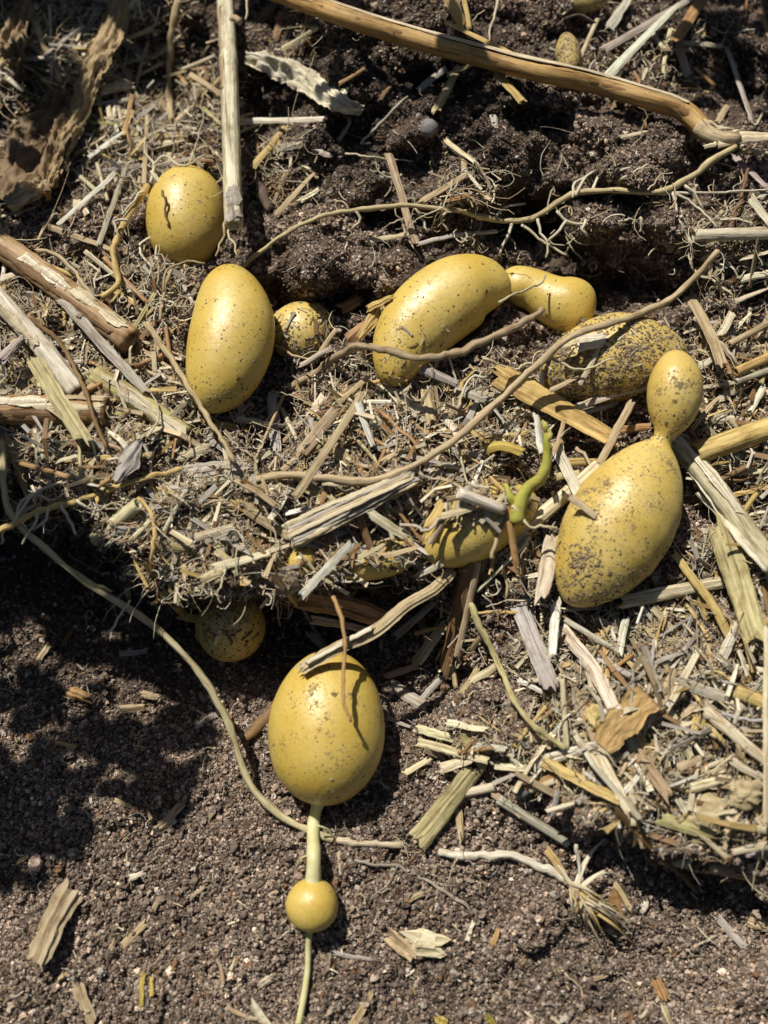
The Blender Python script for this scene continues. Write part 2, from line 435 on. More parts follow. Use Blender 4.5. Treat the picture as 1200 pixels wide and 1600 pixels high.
def sweep(P, W, Hh=None, kind='round', k=10, ends='round', rough=.0, ridge=.0, roll=0., twist=0., seed=0, node=None):
    """A swept body along world points P. W, Hh half width / half height in metres."""
    r = np.random.default_rng(seed)
    P = np.asarray(P, float); n = len(P)
    W = np.broadcast_to(np.asarray(W, float), (n,)).copy(); Hh = W.copy() if Hh is None else np.broadcast_to(np.asarray(Hh, float), (n,)).copy()
    T = np.gradient(P, axis=0); T /= np.linalg.norm(T, axis=1)[:, None] + 1e-12
    Z = np.array([0, 0, 1.0])
    up = Z - T * (T @ Z)[:, None]
    ln = np.linalg.norm(up, axis=1)
    bad = ln < .05
    up[bad] = np.array([0, 1, 0]); up /= np.linalg.norm(up, axis=1)[:, None]
    sd_ = np.cross(T, up)
    a = roll + twist * np.linspace(0, 1, n)
    ca, sa = np.cos(a)[:, None], np.sin(a)[:, None]
    side = sd_ * ca + up * sa; upp = -sd_ * sa + up * ca
    sec = section(kind, k); k = len(sec)
    rk = r.normal(0, 1, k) * ridge
    if node is not None:
        for (pos, amt) in node:
            t = np.linspace(0, 1, n); W *= 1 + amt * np.exp(-((t - pos) / .018) ** 2); Hh *= 1 + amt * np.exp(-((t - pos) / .018) ** 2)
    nz = r.normal(0, 1, (n, k))
    nz = (nz + np.roll(nz, 1, 0) + np.roll(nz, 1, 1)) / 1.8
    f = 1 + rk[None, :] + rough * nz
    V = P[:, None, :] + side[:, None, :] * (sec[None, :, 0:1] * (W[:, None] * f)[:, :, None]) + upp[:, None, :] * (sec[None, :, 1:2] * (Hh[:, None] * f)[:, :, None])
    L = np.r_[0, np.cumsum(np.linalg.norm(np.diff(P, axis=0), axis=1))] / (100 * S) + r.uniform(0, 50)
    if ends == 'jag':
        for e, sg in ((0, -1), (-1, 1)):
            q = r.uniform(-.6, .6, k) + r.uniform(0, 1.6, k) * (r.random(k) < .22) - r.uniform(0, 1.5, k) * (r.random(k) < .15)
            if kind != 'round': q[k // 2:] = q[:k // 2][::-1]
            V[e] += T[e] * (sg * q * W[e])[:, None]
    verts = list(V.reshape(-1, 3)); u0 = r.uniform(0, 5)
    uv = [(u0 + j / k, L[i]) for i in range(n) for j in range(k)]
    F = []
    for i in range(n - 1):
        for j in range(k):
            j2 = (j + 1) % k
            F.append((i * k + j, i * k + j2, (i + 1) * k + j2, (i + 1) * k + j))
    def cap(i, flip, sgn_):
        base = [i * k + j for j in range(k)]
        if ends == 'hollow' and kind == 'round':
            c = P[i]
            for (sc, dep) in ((.74, 0.02), (.66, -1.6)):
                o = len(verts)
                for j in range(k):
                    verts.append(c + (V[i, j] - c) * sc + T[i] * sgn_ * dep * W[i]); uv.append((u0 + j / k, L[i] + .1))
                new = [o + j for j in range(k)]
                for j in range(k):
                    q = (base[j], base[(j + 1) % k], new[(j + 1) % k], new[j])
                    F.append(q if flip else q[::-1])
                base = new
            o = len(verts); verts.append(c + T[i] * sgn_ * -1.6 * W[i]); uv.append((u0, L[i]))
        else:
            o = len(verts); cc = V[i].mean(0)
            verts.append(cc + (T[i] * sgn_ * W[i] * .5 if ends == 'round' else 0)); uv.append((u0 + .5, L[i]))
        for j in range(k):
            q = (base[j], base[(j + 1) % k], o)
            F.append(q if flip else q[::-1])
    cap(0, False, -1); cap(n - 1, True, 1)
    # orientation: make the faces look outward
    return np.array(verts), F, np.array(uv)

def lay(pts, off, n, stiff=True):
    """World points of something lying over the ground along photo pixels; pts may carry an extra height."""
    pts = [tuple(p) + ((0,) if len(p) == 2 else ()) for p in pts]
    C = catmull(np.array(pts, float), n)
    g = GSM(C[:, 0], C[:, 1])
    if stiff:
        t = np.linspace(0, 1, n)
        A = np.polyfit(t, g, 1)
        line = np.polyval(A, t)
        line = line + .55 * max(0, (g - line).max())
        z = line
    else:
        z = np.convolve(np.pad(g, 4, mode='edge'), np.ones(9) / 9, 'valid')
    if (C[:, 2] > 400).all():      # heights given outright, 1000 + height
        return at(C[:, 0], C[:, 1], np.maximum(C[:, 2] - 1000, g + 4))
    return at(C[:, 0], C[:, 1], z + off + C[:, 2])

def wob(P, amp, seed):
    r = np.random.default_rng(seed); n = len(P)
    x = r.normal(0, 1, (n, 3)); x = np.cumsum(x, 0)
    x -= np.linspace(0, 1, n)[:, None] * (x[-1] - x[0]) + x[0]
    return P + x / max(1, np.abs(x).max()) * amp * S

# ------------------------------------------------------------------ ground
def build_ground():
    def axis(lo, hi, step, far):
        a = list(np.arange(lo, hi + .1, step)); s = step
        while a[-1] < far[1]: s *= 1.35; a.append(a[-1] + s)
        s = step; b = [a[0]]
        while b[-1] > far[0]: s *= 1.35; b.append(b[-1] - s)
        return np.array(b[:0:-1] + a)
    U = axis(-130, 1330, 3.0, (-2600, 3800)); Vv = axis(-130, 1730, 3.0, (-2600, 4200))
    uu, vv = np.meshgrid(U, Vv)
    P = at(uu, vv, G(uu, vv) - 3)
    nx, ny = len(U), len(Vv)
    # the outermost ring runs out to the horizon, on the level of the soil
    ring = np.zeros((ny, nx), bool); ring[0] = ring[-1] = True; ring[:, 0] = ring[:, -1] = True
    P[ring, :2] *= 60 / np.linalg.norm(P[ring, :2], axis=1)[:, None]; P[ring, 2] = 0
    idx = np.arange(nx * ny).reshape(ny, nx)
    F = np.stack([idx[:-1, :-1], idx[1:, :-1], idx[1:, 1:], idx[:-1, 1:]], -1).reshape(-1, 4)
    me = bpy.data.meshes.new('ground')
    me.vertices.add(nx * ny); me.vertices.foreach_set('co', P.reshape(-1))
    me.loops.add(F.size); me.loops.foreach_set('vertex_index', F.reshape(-1))
    me.polygons.add(len(F)); me.polygons.foreach_set('loop_start', np.arange(len(F)) * 4); me.polygons.foreach_set('loop_total', np.full(len(F), 4))
    me.polygons.foreach_set('use_smooth', np.ones(len(F), bool))
    me.update(calc_edges=True); me.validate()
    o = link('ground', me, M['soil']); o['kind'] = 'structure'
    return o
build_ground()

def kept(u, v, m=0):
    k = np.zeros(np.shape(u), bool)
    for (a, b, rx, ry, ang) in KEEP:
        c, s = math.cos(math.radians(ang)), math.sin(math.radians(ang))
        x = (u - a) * c + (v - b) * s; y = -(u - a) * s + (v - b) * c
        k |= (x / (rx + m)) ** 2 + (y / (ry + m)) ** 2 < 1
    return k

# ------------------------------------------------------------------ soil crumbs (uncountable)
MOIST_SHADE = [(620, 110, 260, 110, 1), (780, 170, 110, 110, 1), (560, 230, 130, 60, .8), (430, 130, 70, 140, .9), (1090, 110, 150, 90, .9), (930, 420, 130, 60, 1), (830, 340, 80, 60, 1), (420, 480, 60, 120, .8), (430, 620, 60, 80, .7),
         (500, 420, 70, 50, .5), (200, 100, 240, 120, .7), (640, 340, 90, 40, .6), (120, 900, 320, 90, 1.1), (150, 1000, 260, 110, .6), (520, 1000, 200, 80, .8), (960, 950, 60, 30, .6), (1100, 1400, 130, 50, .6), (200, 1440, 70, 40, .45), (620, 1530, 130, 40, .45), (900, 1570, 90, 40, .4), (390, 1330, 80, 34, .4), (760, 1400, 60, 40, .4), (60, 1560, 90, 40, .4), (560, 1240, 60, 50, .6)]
def build_crumbs():
    N = 540000
    u = rng.uniform(-230, 1430, N); v = rng.uniform(-230, 1830, N)
    lit = look(LIT, u, v)
    inside = (u > -40) & (u < 1240) & (v > -40) & (v < 1640)
    keep = (rng.random(N) > lit * .55) & ~kept(u, v, -6) & (inside | (rng.random(N) < .5))
    u, v = u[keep], v[keep]; n = len(u)
    r = np.exp(rng.normal(math.log(1.22), .45, n))
    big = rng.random(n) < .004; r[big] *= rng.uniform(1.5, 2.6, big.sum())
    P = at(u, v, G(u, v) - 2.2 + r * rng.uniform(-.3, 1.5, n))
    t = rng.random(n)
    base = np.stack([.235 + 0 * t, .182 + 0 * t, .141 + 0 * t], 1) * np.exp(rng.normal(0, .5, n))[:, None]
    patch = 1 + .5 * vnoise(u / 90, v / 90, 9)
    base *= patch[:, None]
    # damp earth in upper bank, shade painted into pit and hollows; dry crust elsewhere
    moist_shade = np.zeros(n)
    for (a_, b_, rx, ry, k_) in MOIST_SHADE:
        moist_shade = np.maximum(moist_shade, k_ * np.exp(-(((u - a_) / rx) ** 2 + ((v - b_) / ry) ** 2) ** 1.5))
    moist_shade = np.clip(moist_shade * (1 + 1.2 * vnoise(u / 40, v / 40, 12)), 0, 1)
    base *= (1 - .62 * moist_shade)[:, None]
    pale = rng.random(n) < .05; base[pale] = np.array([.44, .39, .33]) * rng.uniform(.7, 1.3, (pale.sum(), 1))
    red = rng.random(n) < .05; base[red] = np.array([.22, .13, .075]) * rng.uniform(.7, 1.2, (red.sum(), 1))
    me = bpy.data.meshes.new('soil_crumbs')
    me.vertices.add(n); me.vertices.foreach_set('co', P.reshape(-1))
    a = me.attributes.new('size', 'FLOAT', 'POINT'); a.data.foreach_set('value', r * S)
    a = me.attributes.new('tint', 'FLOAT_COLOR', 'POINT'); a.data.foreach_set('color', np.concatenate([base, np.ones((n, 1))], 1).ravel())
    me.update()
    o = link('soil_crumbs', me, M['crumb']); o['kind'] = 'stuff'
    o['label'] = 'loose brown crumbs of soil and pale grit covering the ground'
    ng = bpy.data.node_groups.new('crumb_scatter', 'GeometryNodeTree')
    ng.interface.new_socket('Geometry', in_out='INPUT', socket_type='NodeSocketGeometry')
    ng.interface.new_socket('Geometry', in_out='OUTPUT', socket_type='NodeSocketGeometry')
    N_ = ng.nodes; L = ng.links
    gi = N_.new('NodeGroupInput'); go = N_.new('NodeGroupOutput')
    join = N_.new('GeometryNodeJoinGeometry')
    for sd_ in range(4):
        ico = N_.new('GeometryNodeMeshIcoSphere'); ico.inputs['Radius'].default_value = 1; ico.inputs['Subdivisions'].default_value = 2
        nz = N_.new('ShaderNodeTexNoise'); nz.noise_dimensions = '4D'; nz.inputs['W'].default_value = sd_ * 7.3; nz.inputs['Scale'].default_value = 1.35; nz.inputs['Detail'].default_value = 2
        sub = N_.new('ShaderNodeVectorMath'); sub.operation = 'SUBTRACT'; sub.inputs[1].default_value = (.5, .5, .5)
        sc = N_.new('ShaderNodeVectorMath'); sc.operation = 'SCALE'; sc.inputs['Scale'].default_value = 3.0
        sp = N_.new('GeometryNodeSetPosition')
        ss = N_.new('GeometryNodeSetShadeSmooth'); ss.inputs['Shade Smooth'].default_value = False
        mm = N_.new('GeometryNodeSetMaterial'); mm.inputs['Material'].default_value = M['crumb']
        g2i = N_.new('GeometryNodeGeometryToInstance')
        L.new(nz.outputs['Color'], sub.inputs[0]); L.new(sub.outputs[0], sc.inputs[0])
        L.new(ico.outputs['Mesh'], sp.inputs['Geometry']); L.new(sc.outputs[0], sp.inputs['Offset'])
        L.new(sp.outputs[0], ss.inputs[0]); L.new(ss.outputs[0], mm.inputs['Geometry']); L.new(mm.outputs[0], g2i.inputs[0]); L.new(g2i.outputs[0], join.inputs[0])
    iop = N_.new('GeometryNodeInstanceOnPoints'); iop.inputs['Pick Instance'].default_value = True
    rv = N_.new('FunctionNodeRandomValue'); rv.data_type = 'FLOAT_VECTOR'; rv.inputs[1].default_value = (6.28, 6.28, 6.28)
    ri = N_.new('FunctionNodeRandomValue'); ri.data_type = 'INT'; ri.inputs['Min'].default_value = 0; ri.inputs['Max'].default_value = 3
    na = N_.new('GeometryNodeInputNamedAttribute'); na.data_type = 'FLOAT'; na.inputs['Name'].default_value = 'size'
    L.new(gi.outputs[0], iop.inputs['Points']); L.new(join.outputs[0], iop.inputs['Instance'])
    L.new(rv.outputs[0], iop.inputs['Rotation']); L.new(na.outputs[0], iop.inputs['Scale'])
    L.new(next(s for s in ri.outputs if s.enabled), iop.inputs['Instance Index'])
    L.new(iop.outputs[0], go.inputs[0])
    md = o.modifiers.new('scatter', 'NODES'); md.node_group = ng
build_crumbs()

# ------------------------------------------------------------------ loose litter: chaff and fine fibres (uncountable)
PAL = np.array([COLORS[k] for k in ('pale', 'cream', 'tan', 'gold', 'grey', 'brown', 'bleached', 'reddish', 'dark')])
PW = np.array([.25, .13, .24, .08, .13, .07, .05, .03, .02])

def build_chaff(N=100000, mean=11, wlo=.08, whi=.30, base=.09, name='chaff_litter', label='broken straw chaff littered over the mulch and soil', hi=9, wmax=6):
    u = rng.uniform(-230, 1430, N); v = rng.uniform(-230, 1830, N)
    lit = look(LIT, u, v)
    keep = (rng.random(N) < lit * .8 + base) & ~kept(u, v, 0)
    u, v, lit = u[keep], v[keep], lit[keep]; n = len(u)
    ln = np.exp(rng.normal(math.log(mean), .5, n)) * (.5 + .6 * lit); w = ln * rng.uniform(wlo, whi, n); w = np.clip(w, 1.0, wmax)
    th = rng.uniform(0, 2 * PI, n); tl = rng.normal(0, .32, n)
    C = at(u, v, G(u, v) + rng.uniform(0, hi, n) * (.3 + lit))
    d = np.stack([np.cos(th) * np.cos(tl), np.sin(th) * np.cos(tl), np.sin(tl)], 1)
    s = np.stack([-np.sin(th), np.cos(th), rng.normal(0, .5, n)], 1); s /= np.linalg.norm(s, axis=1)[:, None]
    up = np.cross(d, s); up /= np.linalg.norm(up, axis=1)[:, None]
    bend = rng.normal(0, .12, n)
    V = np.zeros((n, 12, 3))
    for i, t in enumerate((-.5, 0, .5)):
        c = C + d * (ln * t * S)[:, None] + up * (bend * ln * (1 - 4 * t * t) * S)[:, None]
        ww = w * (1 if i == 1 else 1) * rng.uniform(.45, 1.1, n) * .5
        for q, (a, b) in enumerate(((-1, -.22), (1, -.22), (1, .22), (-1, .22))):
            V[:, i * 4 + q] = c + s * (a * ww * S)[:, None] + up * (b * ww * S)[:, None]
    f = []
    for i in range(2):
        for q in range(4):
            f.append((i * 4 + q, i * 4 + (q + 1) % 4, (i + 1) * 4 + (q + 1) % 4, (i + 1) * 4 + q))
    f += [(3, 2, 1, 0), (8, 9, 10, 11)]
    f = np.array(f)
    F = (np.arange(n) * 12)[:, None, None] + f[None]
    tint = PAL[rng.choice(len(PAL), n, p=PW)] * rng.uniform(.7, 1.25, (n, 1))
    uv = np.tile(np.array([(q / 8, i * .3) for i in range(3) for q in range(4)]), (n, 1)).reshape(n, 12, 2) + rng.uniform(0, 30, (n, 1, 2))
    me = mesh_from(name, V.reshape(-1, 3), F.reshape(-1, 4), uv.reshape(-1, 2), False, np.repeat(tint, 12, 0))
    o = link(name, me, M['litter']); o['kind'] = 'stuff'; o['label'] = label

def build_fibres(N, name, rad, length, cols, offmax, label, curl=.5, spots=None):
    u = rng.uniform(-150, 1350, N); v = rng.uniform(-150, 1700, N)
    if spots is not None:
        c_ = np.array(spots)[rng.integers(0, len(spots), N)]
        u = c_[:, 0] + rng.normal(0, 1, N) * c_[:, 2]; v = c_[:, 1] + rng.normal(0, 1, N) * c_[:, 3]
    lit = look(LIT, u, v) if spots is None else np.ones(N)
    keep = (rng.random(N) < lit ** 1.3 + (.02 if length > 25 else .008)) & ~kept(u, v, 4)
    u, v = u[keep], v[keep]; n = len(u); K = 8
    ln = np.exp(rng.normal(math.log(length), .45, n))
    th = rng.uniform(0, 2 * PI, n); cur = rng.normal(0, curl, n)
    P = np.zeros((n, K, 3)); x, y = u.copy(), v.copy(); z = G(u, v) + rng.uniform(1, offmax, n); dz = rng.normal(0, .25, n)
    for i in range(K):
        g = G(x, y) + 1
        z = np.maximum(z, g * .6 + z * .4)
        P[:, i] = at(x, y, z)
        th = th + cur + rng.normal(0, curl * .7, n); st_ = ln / K
        x = x + np.cos(th) * st_; y = y + np.sin(th) * st_; z = z + dz * st_
        dz = dz * .6 + rng.normal(-.06, .25, n)
    T = np.gradient(P, axis=1); T /= np.linalg.norm(T, axis=2)[:, :, None] + 1e-12
    Zv = np.array([0.12, .2, .97]); sd_ = np.cross(T, Zv); sd_ /= np.linalg.norm(sd_, axis=2)[:, :, None] + 1e-9
    up = np.cross(sd_, T)
    R = rad * np.exp(rng.normal(0, .3, n)) * S
    V = np.zeros((n, K, 3, 3))
    for q in range(3):
        a = q * 2 * PI / 3 + .4
        rr = R[:, None] * np.linspace(1, .55, K)[None]
        V[:, :, q] = P + sd_ * (math.cos(a) * rr)[:, :, None] + up * (math.sin(a) * rr)[:, :, None]
    f = []
    for i in range(K - 1):
        for q in range(3):
            f.append((i * 3 + q, i * 3 + (q + 1) % 3, (i + 1) * 3 + (q + 1) % 3, (i + 1) * 3 + q))
    F = (np.arange(n) * K * 3)[:, None, None] + np.array(f)[None]
    pal = np.array([COLORS[c] for c in cols]); tint = pal[rng.integers(0, len(pal), n)] * rng.uniform(.75, 1.25, (n, 1))
    uv = np.tile(np.array([(q / 3, i * .3) for i in range(K) for q in range(3)]), (n, 1)).reshape(n, K * 3, 2) + rng.uniform(0, 30, (n, 1, 2))
    me = mesh_from(name, V.reshape(-1, 3), F.reshape(-1, 4), uv.reshape(-1, 2), True, np.repeat(tint, K * 3, 0))
    o = link(name, me, M['litter']); o['kind'] = 'stuff'; o['label'] = label
build_chaff()
build_chaff(34000, 30, .06, .17, 0, 'straw_fragments', 'smaller broken straw fragments heaped through the mulch', 20, 9)
build_fibres(5200, 'straw_hairs', .95, 62, ('pale', 'cream', 'pale', 'tan'), 18, 'pale hair-thin straw fibres lying through the mulch', .12)
build_fibres(30000, 'matted_rootlets', .65, 24, ('pale', 'tan', 'reddish', 'grey', 'tan'), 26, 'matted fine rootlets binding the straw mulch', .38)
build_fibres(26000, 'fine_root_fibres', .8, 30, ('tan', 'pale', 'pale', 'grey', 'brown', 'cream'), 15, 'tangle of fine dry root fibres through the straw mulch', .35)

build_fibres(620, 'hair_roots', 1.15, 46, ('cream', 'pale', 'tan', 'cream'), 34, 'hair-thin pale roots dangling from the soil and mulch', .45,
             [(960, 310, 110, 40), (860, 370, 50, 30), (700, 345, 90, 22), (1080, 360, 50, 50), (250, 255, 40, 30), (220, 440, 50, 40), (110, 790, 90, 30), (90, 800, 60, 25), (250, 500, 30, 50), (300, 900, 70, 40), (430, 900, 90, 35), (560, 620, 90, 40),
              (740, 640, 60, 50), (640, 880, 70, 25), (740, 290, 60, 30), (480, 590, 40, 50), (800, 860, 40, 40), (290, 700, 60, 50)])
# ------------------------------------------------------------------ potatoes
def ring_body(P, R, k=36, amp=.02, seed=0, flat=1.0):
    r = np.random.default_rng(seed)
    n = len(P); T = np.gradient(P, axis=0); T /= np.linalg.norm(T, axis=1)[:, None] + 1e-12
    Z = np.array([0, 0, 1.0]); up = Z - T * (T @ Z)[:, None]; up /= np.linalg.norm(up, axis=1)[:, None]
    sd_ = np.cross(T, up)
    a = np.arange(k) * 2 * PI / k
    tt = np.linspace(0, 1, n)
    ph = r.uniform(0, 6.28, 6)
    lump = 1 + amp * (np.sin(2 * a[None] + ph[0] + 3 * tt[:, None]) + .7 * np.sin(3 * a[None] + ph[1] - 5 * tt[:, None]) + .5 * np.sin(5 * tt[:, None] * PI + ph[2] + a[None]))
    V = P[:, None] + (sd_[:, None] * np.cos(a)[None, :, None] + up[:, None] * np.sin(a)[None, :, None] * flat) * (R[:, None] * lump)[:, :, None]
    V = V.reshape(-1, 3); F = []
    for i in range(n - 1):
        for j in range(k):
            F.append((i * k + j, i * k + (j + 1) % k, (i + 1) * k + (j + 1) % k, (i + 1) * k + j))
    o = len(V); V = np.concatenate([V, P[:1], P[-1:]], 0)
    for j in range(k):
        F.append((o, (j + 1) % k, j)); F.append((o + 1, (n - 1) * k + j, (n - 1) * k + (j + 1) % k))
    return V, F

def tuber_path(spine, rc, zc, n=44, direct=False):
    t = .5 - .5 * np.cos(np.linspace(0.035, PI - .035, n))
    sp = np.array([tuple(p) + ((0,) if len(p) == 2 else ()) for p in spine], float)
    C = catmull(sp, 200)
    q = np.linspace(0, 1, 200)
    C = np.stack([np.interp(t, q, C[:, i]) for i in range(3)], 1)
    if direct:
        tr = [a for a, _ in rc]; r2 = [b * b for _, b in rc]
        R = np.sqrt(np.maximum(np.interp(t, tr, r2), 1))
    else:
        rr = catmull(np.stack([np.linspace(0, 1, len(rc)), np.array(rc, float)], 1), 200)[:, 1]
        R = np.interp(t, q, rr) * np.sqrt(np.maximum(1 - (2 * t - 1) ** 2, 0))
    return at(C[:, 0], C[:, 1], zc + C[:, 2]), R * S * (1 - (zc + C[:, 2]) * S / DIST)

POT = {}
def potato(spine, rc, zc, label, mat='potato', name='potato', amp=.016, flat=.92, seed=1, direct=False, n=44):
    P, R = tuber_path(spine, rc, zc, n, direct)
    V, F = ring_body(P, R, 40, amp, seed, flat)
    V, c = local(V)
    root = empty(name, c)
    tag(root, label, 'potato')
    o = link('skin', mesh_from('potato_skin', V, F), M[mat], root)
    root['mesh'] = ''
    del root['mesh']
    bvh = BVHTree.FromPolygons([Vector(x) for x in V], F)
    return root, bvh, V, F

def hit(root, bvh, px, py):
    o = Vector(CAM) - root.location
    d = (Vector(at(px, py, 0)) - Vector(CAM)).normalized()
    p, nrm, i, dist = bvh.ray_cast(o, d)
    if p is None: return None, None
    if nrm.dot(d) > 0: nrm = -nrm
    return p, nrm

def surf(pot, px, py, add=3):
    q, _n = hit(pot[0], pot[1], px, py)
    return 1000 + (q.z + pot[0].location.z) / S + add
def ico():
    t = (1 + 5 ** .5) / 2
    v = np.array([(-1, t, 0), (1, t, 0), (-1, -t, 0), (1, -t, 0), (0, -1, t), (0, 1, t), (0, -1, -t), (0, 1, -t), (t, 0, -1), (t, 0, 1), (-t, 0, -1), (-t, 0, 1)], float)
    v /= np.linalg.norm(v[0])
    f = np.array([(0, 11, 5), (0, 5, 1), (0, 1, 7), (0, 7, 10), (0, 10, 11), (1, 5, 9), (5, 11, 4), (11, 10, 2), (10, 7, 6), (7, 1, 8), (3, 9, 4), (3, 4, 2), (3, 2, 6), (3, 6, 8), (3, 8, 9), (4, 9, 5), (2, 4, 11), (6, 2, 10), (8, 6, 7), (9, 8, 1)])
    return v, f
ICO = ico()

def clods(root, bvh, spots, name='clinging_soil', mat='clay', seed=0):
    """Soil grains stuck on a potato: spots = list of (px, py, radius px)."""
    r = np.random.default_rng(seed); VV, FF, o = [], [], 0
    for (a, b, rad) in spots:
        p, nr = hit(root, bvh, a, b)
        if p is None: continue
        q = nr.to_track_quat('Z', 'Y').to_matrix()
        M_ = np.array(q) @ np.diag([r.uniform(.6, 1.5), r.uniform(.6, 1.5), r.uniform(.35, .7)]) * rad * S
        v = (ICO[0] * (1 + r.normal(0, .18, (12, 1)))) @ M_.T + np.array(p)
        VV.append(v); FF.append(ICO[1] + o); o += 12
    if not VV: return
    ob = link(name, mesh_from(name, np.concatenate(VV), np.concatenate(FF), None, True), M[mat], root); ob['kind'] = 'stuff'

def fleck(n, box, rmin, rmax, seed, dens=None):
    r = np.random.default_rng(seed); out = []
    while len(out) < n:
        a, b = r.uniform(box[0], box[2]), r.uniform(box[1], box[3])
        if dens is not None and r.random() > dens(a, b): continue
        out.append((a, b, rmin * (rmax / rmin) ** (r.random() ** 2)))
    return out

def slivers(root, bvh, n, box, lmin, lmax, seed, dens=None, lift=.6):
    r = np.random.default_rng(seed); VV, FF, TT, UU, o, c = [], [], [], [], 0, 0
    while c < n:
        a, b = r.uniform(box[0], box[2]), r.uniform(box[1], box[3])
        if dens is not None and r.random() > dens(a, b): continue
        c += 1
        p, nr = hit(root, bvh, a, b)
        if p is None: continue
        q = np.array(nr.to_track_quat('Z', 'Y').to_matrix()); th = r.uniform(0, PI)
        L = lmin * (lmax / lmin) ** r.random(); w = L * r.uniform(.08, .22); w = max(w, 1.2)
        ax = np.array([math.cos(th), math.sin(th), 0]); ay = np.array([-math.sin(th), math.cos(th), 0]); az = np.array([0, 0, 1.0])
        z0 = r.uniform(.3, 3) * lift
        for t in (-.5, 0, .5):
            for (e, f) in ((-1, -.3), (1, -.3), (1, .3), (-1, .3)):
                VV.append(q @ ((ax * t * L + ay * e * w * .5 * r.uniform(.6, 1.1) + az * (z0 + f * w + r.normal(0, .4))) * S) + np.array(p))
                UU.append((e * .2 + t * 0 + c, t * L * .02 + c))
        for i in range(2):
            for k in range(4): FF.append((o + i * 4 + k, o + i * 4 + (k + 1) % 4, o + (i + 1) * 4 + (k + 1) % 4, o + (i + 1) * 4 + k))
        FF += [(o + 3, o + 2, o + 1, o), (o + 8, o + 9, o + 10, o + 11)]
        TT += [np.array(COLORS[r.choice(['pale', 'tan', 'grey', 'brown', 'gold', 'cream'])]) * r.uniform(.6, 1.1)] * 12; o += 12
    if VV:
        ob = link('clinging_chaff', mesh_from('clinging_chaff', VV, FF, UU, False, np.array(TT)), M['litter'], root); ob['kind'] = 'stuff'

def eye(root, bvh, px, py, rad, mat='eye', name='eye'):
    p, nr = hit(root, bvh, px, py)
    if p is None: return
    q = np.array(nr.to_track_quat('Z', 'Y').to_matrix())
    # a shallow dished scar: ring, rim, sunk centre
    rad *= .62
    k = 12; V = []; F = []
    for (rr, h) in ((1.25, -.25), (1.0, .22), (.6, .02), (.3, .10)):
        for j in range(k):
            a = j * 2 * PI / k; jit = 1 + .14 * math.sin(3 * a + px)
            V.append(q @ (np.array([math.cos(a) * rr * jit * 1.25, math.sin(a) * rr * jit, h]) * rad * S) + np.array(p))
    for i in range(3):
        for j in range(k): F.append((i * k + j, i * k + (j + 1) % k, (i + 1) * k + (j + 1) % k, (i + 1) * k + j))
    F.append(tuple(range(3 * k, 4 * k)))
    link(name, mesh_from(name, V, F), M[mat], root)

def gz(u, v): return float(GSM(u, v))

# 1 round potato at the top
z1 = gz(290, 340) + 42
p, b, V, F = P1 = potato([(296, 265), (291, 340), (287, 416)], [70, 69, 70], z1, 'round smooth yellow potato behind the upright pale stalk', seed=1)
eye(p, b, 263, 352, 4)
clods(p, b, fleck(120, (225, 265, 358, 415), .7, 1.8, 11), seed=1)
# 2 oval potato
z2 = gz(355, 530) + 48
p, b, V, F = potato([(356, 416), (363, 520), (324, 643)], [69, 70, 69], z2, 'upright bean-shaped yellow potato just below the round one', seed=2)
eye(p, b, 372, 592, 4)
clods(p, b, fleck(260, (280, 420, 426, 640), .6, 1.7, 12), seed=2)
clods(p, b, fleck(70, (285, 560, 420, 640), .8, 3.0, 62, lambda a, c: sst(570, 640, c)), seed=62)
# 3 half buried dusty
z3 = gz(475, 525) - 2
p, b, V, F = potato([(418, 515), (470, 520), (530, 528)], [48, 50, 46], z3, 'half-buried dusty potato between the bean-shaped and kidney-shaped potatoes', 'potato_fleck', seed=3)
clods(p, b, fleck(900, (420, 470, 530, 575), .7, 2.8, 13, lambda a, c: .25 + .75 * sst(515, 555, c) + .7 * (a > 495)), seed=3)
slivers(p, b, 120, (420, 480, 530, 575), 8, 34, 3, lambda a, c: .15 + .85 * sst(525, 560, c) * sst(440, 500, a))
# 4 kidney
z4 = gz(690, 475) + 40
p, b, V, F = potato([(799, 449), (745, 448), (686, 480), (636, 530), (607, 602)], [64, 69, 66, 62, 56], z4, 'large kidney-shaped yellow potato sticking out of the bank centre', 'potato', seed=4)
eye(p, b, 760, 455, 4); eye(p, b, 720, 500, 3)
clods(p, b, fleck(420, (575, 395, 795, 600), .6, 1.8, 14, lambda a, c: .35 + .65 * sst(430, 540, c)), seed=4)
slivers(p, b, 60, (585, 500, 790, 600), 5, 22, 4, lambda a, c: sst(-60, 20, (c - 540) + (a - 690) * .35))
# 5 knobby
z5 = gz(855, 465) + 52
p, b, V, F = potato([(779, 443), (825, 449), (872, 472), (931, 479)], [52, 52, 38, 68], z5, 'small knobby two-humped potato touching the kidney-shaped one', seed=5, amp=.03)
eye(p, b, 800, 428, 4); eye(p, b, 854, 492, 4)
clods(p, b, fleck(90, (780, 410, 930, 525), .6, 1.6, 15), seed=5)
# 6 soil caked
z6 = gz(960, 560) + 2
p, b, V, F = potato([(845, 590), (950, 562), (1072, 548)], [62, 74, 64], z6, 'big potato caked all over in soil behind the two-lobed one', 'potato_fleck', seed=6, amp=.03)
clods(p, b, fleck(520, (845, 500, 1060, 650), 1.4, 4.2, 61, lambda a, c: .15 + .85 * sst(545, 600, c) + .5 * (a < 890)), 'soil_clump', 'clay', 61)
clods(p, b, fleck(3900, (845, 475, 1075, 650), .8, 3.0, 16, lambda a, c: .35 + .9 * vnoise(np.array(a / 18.), np.array(c / 18.), 3) + .3), seed=6)
slivers(p, b, 150, (850, 480, 1070, 650), 4, 16, 6, lambda a, c: .3 + .7 * sst(560, 520, c))
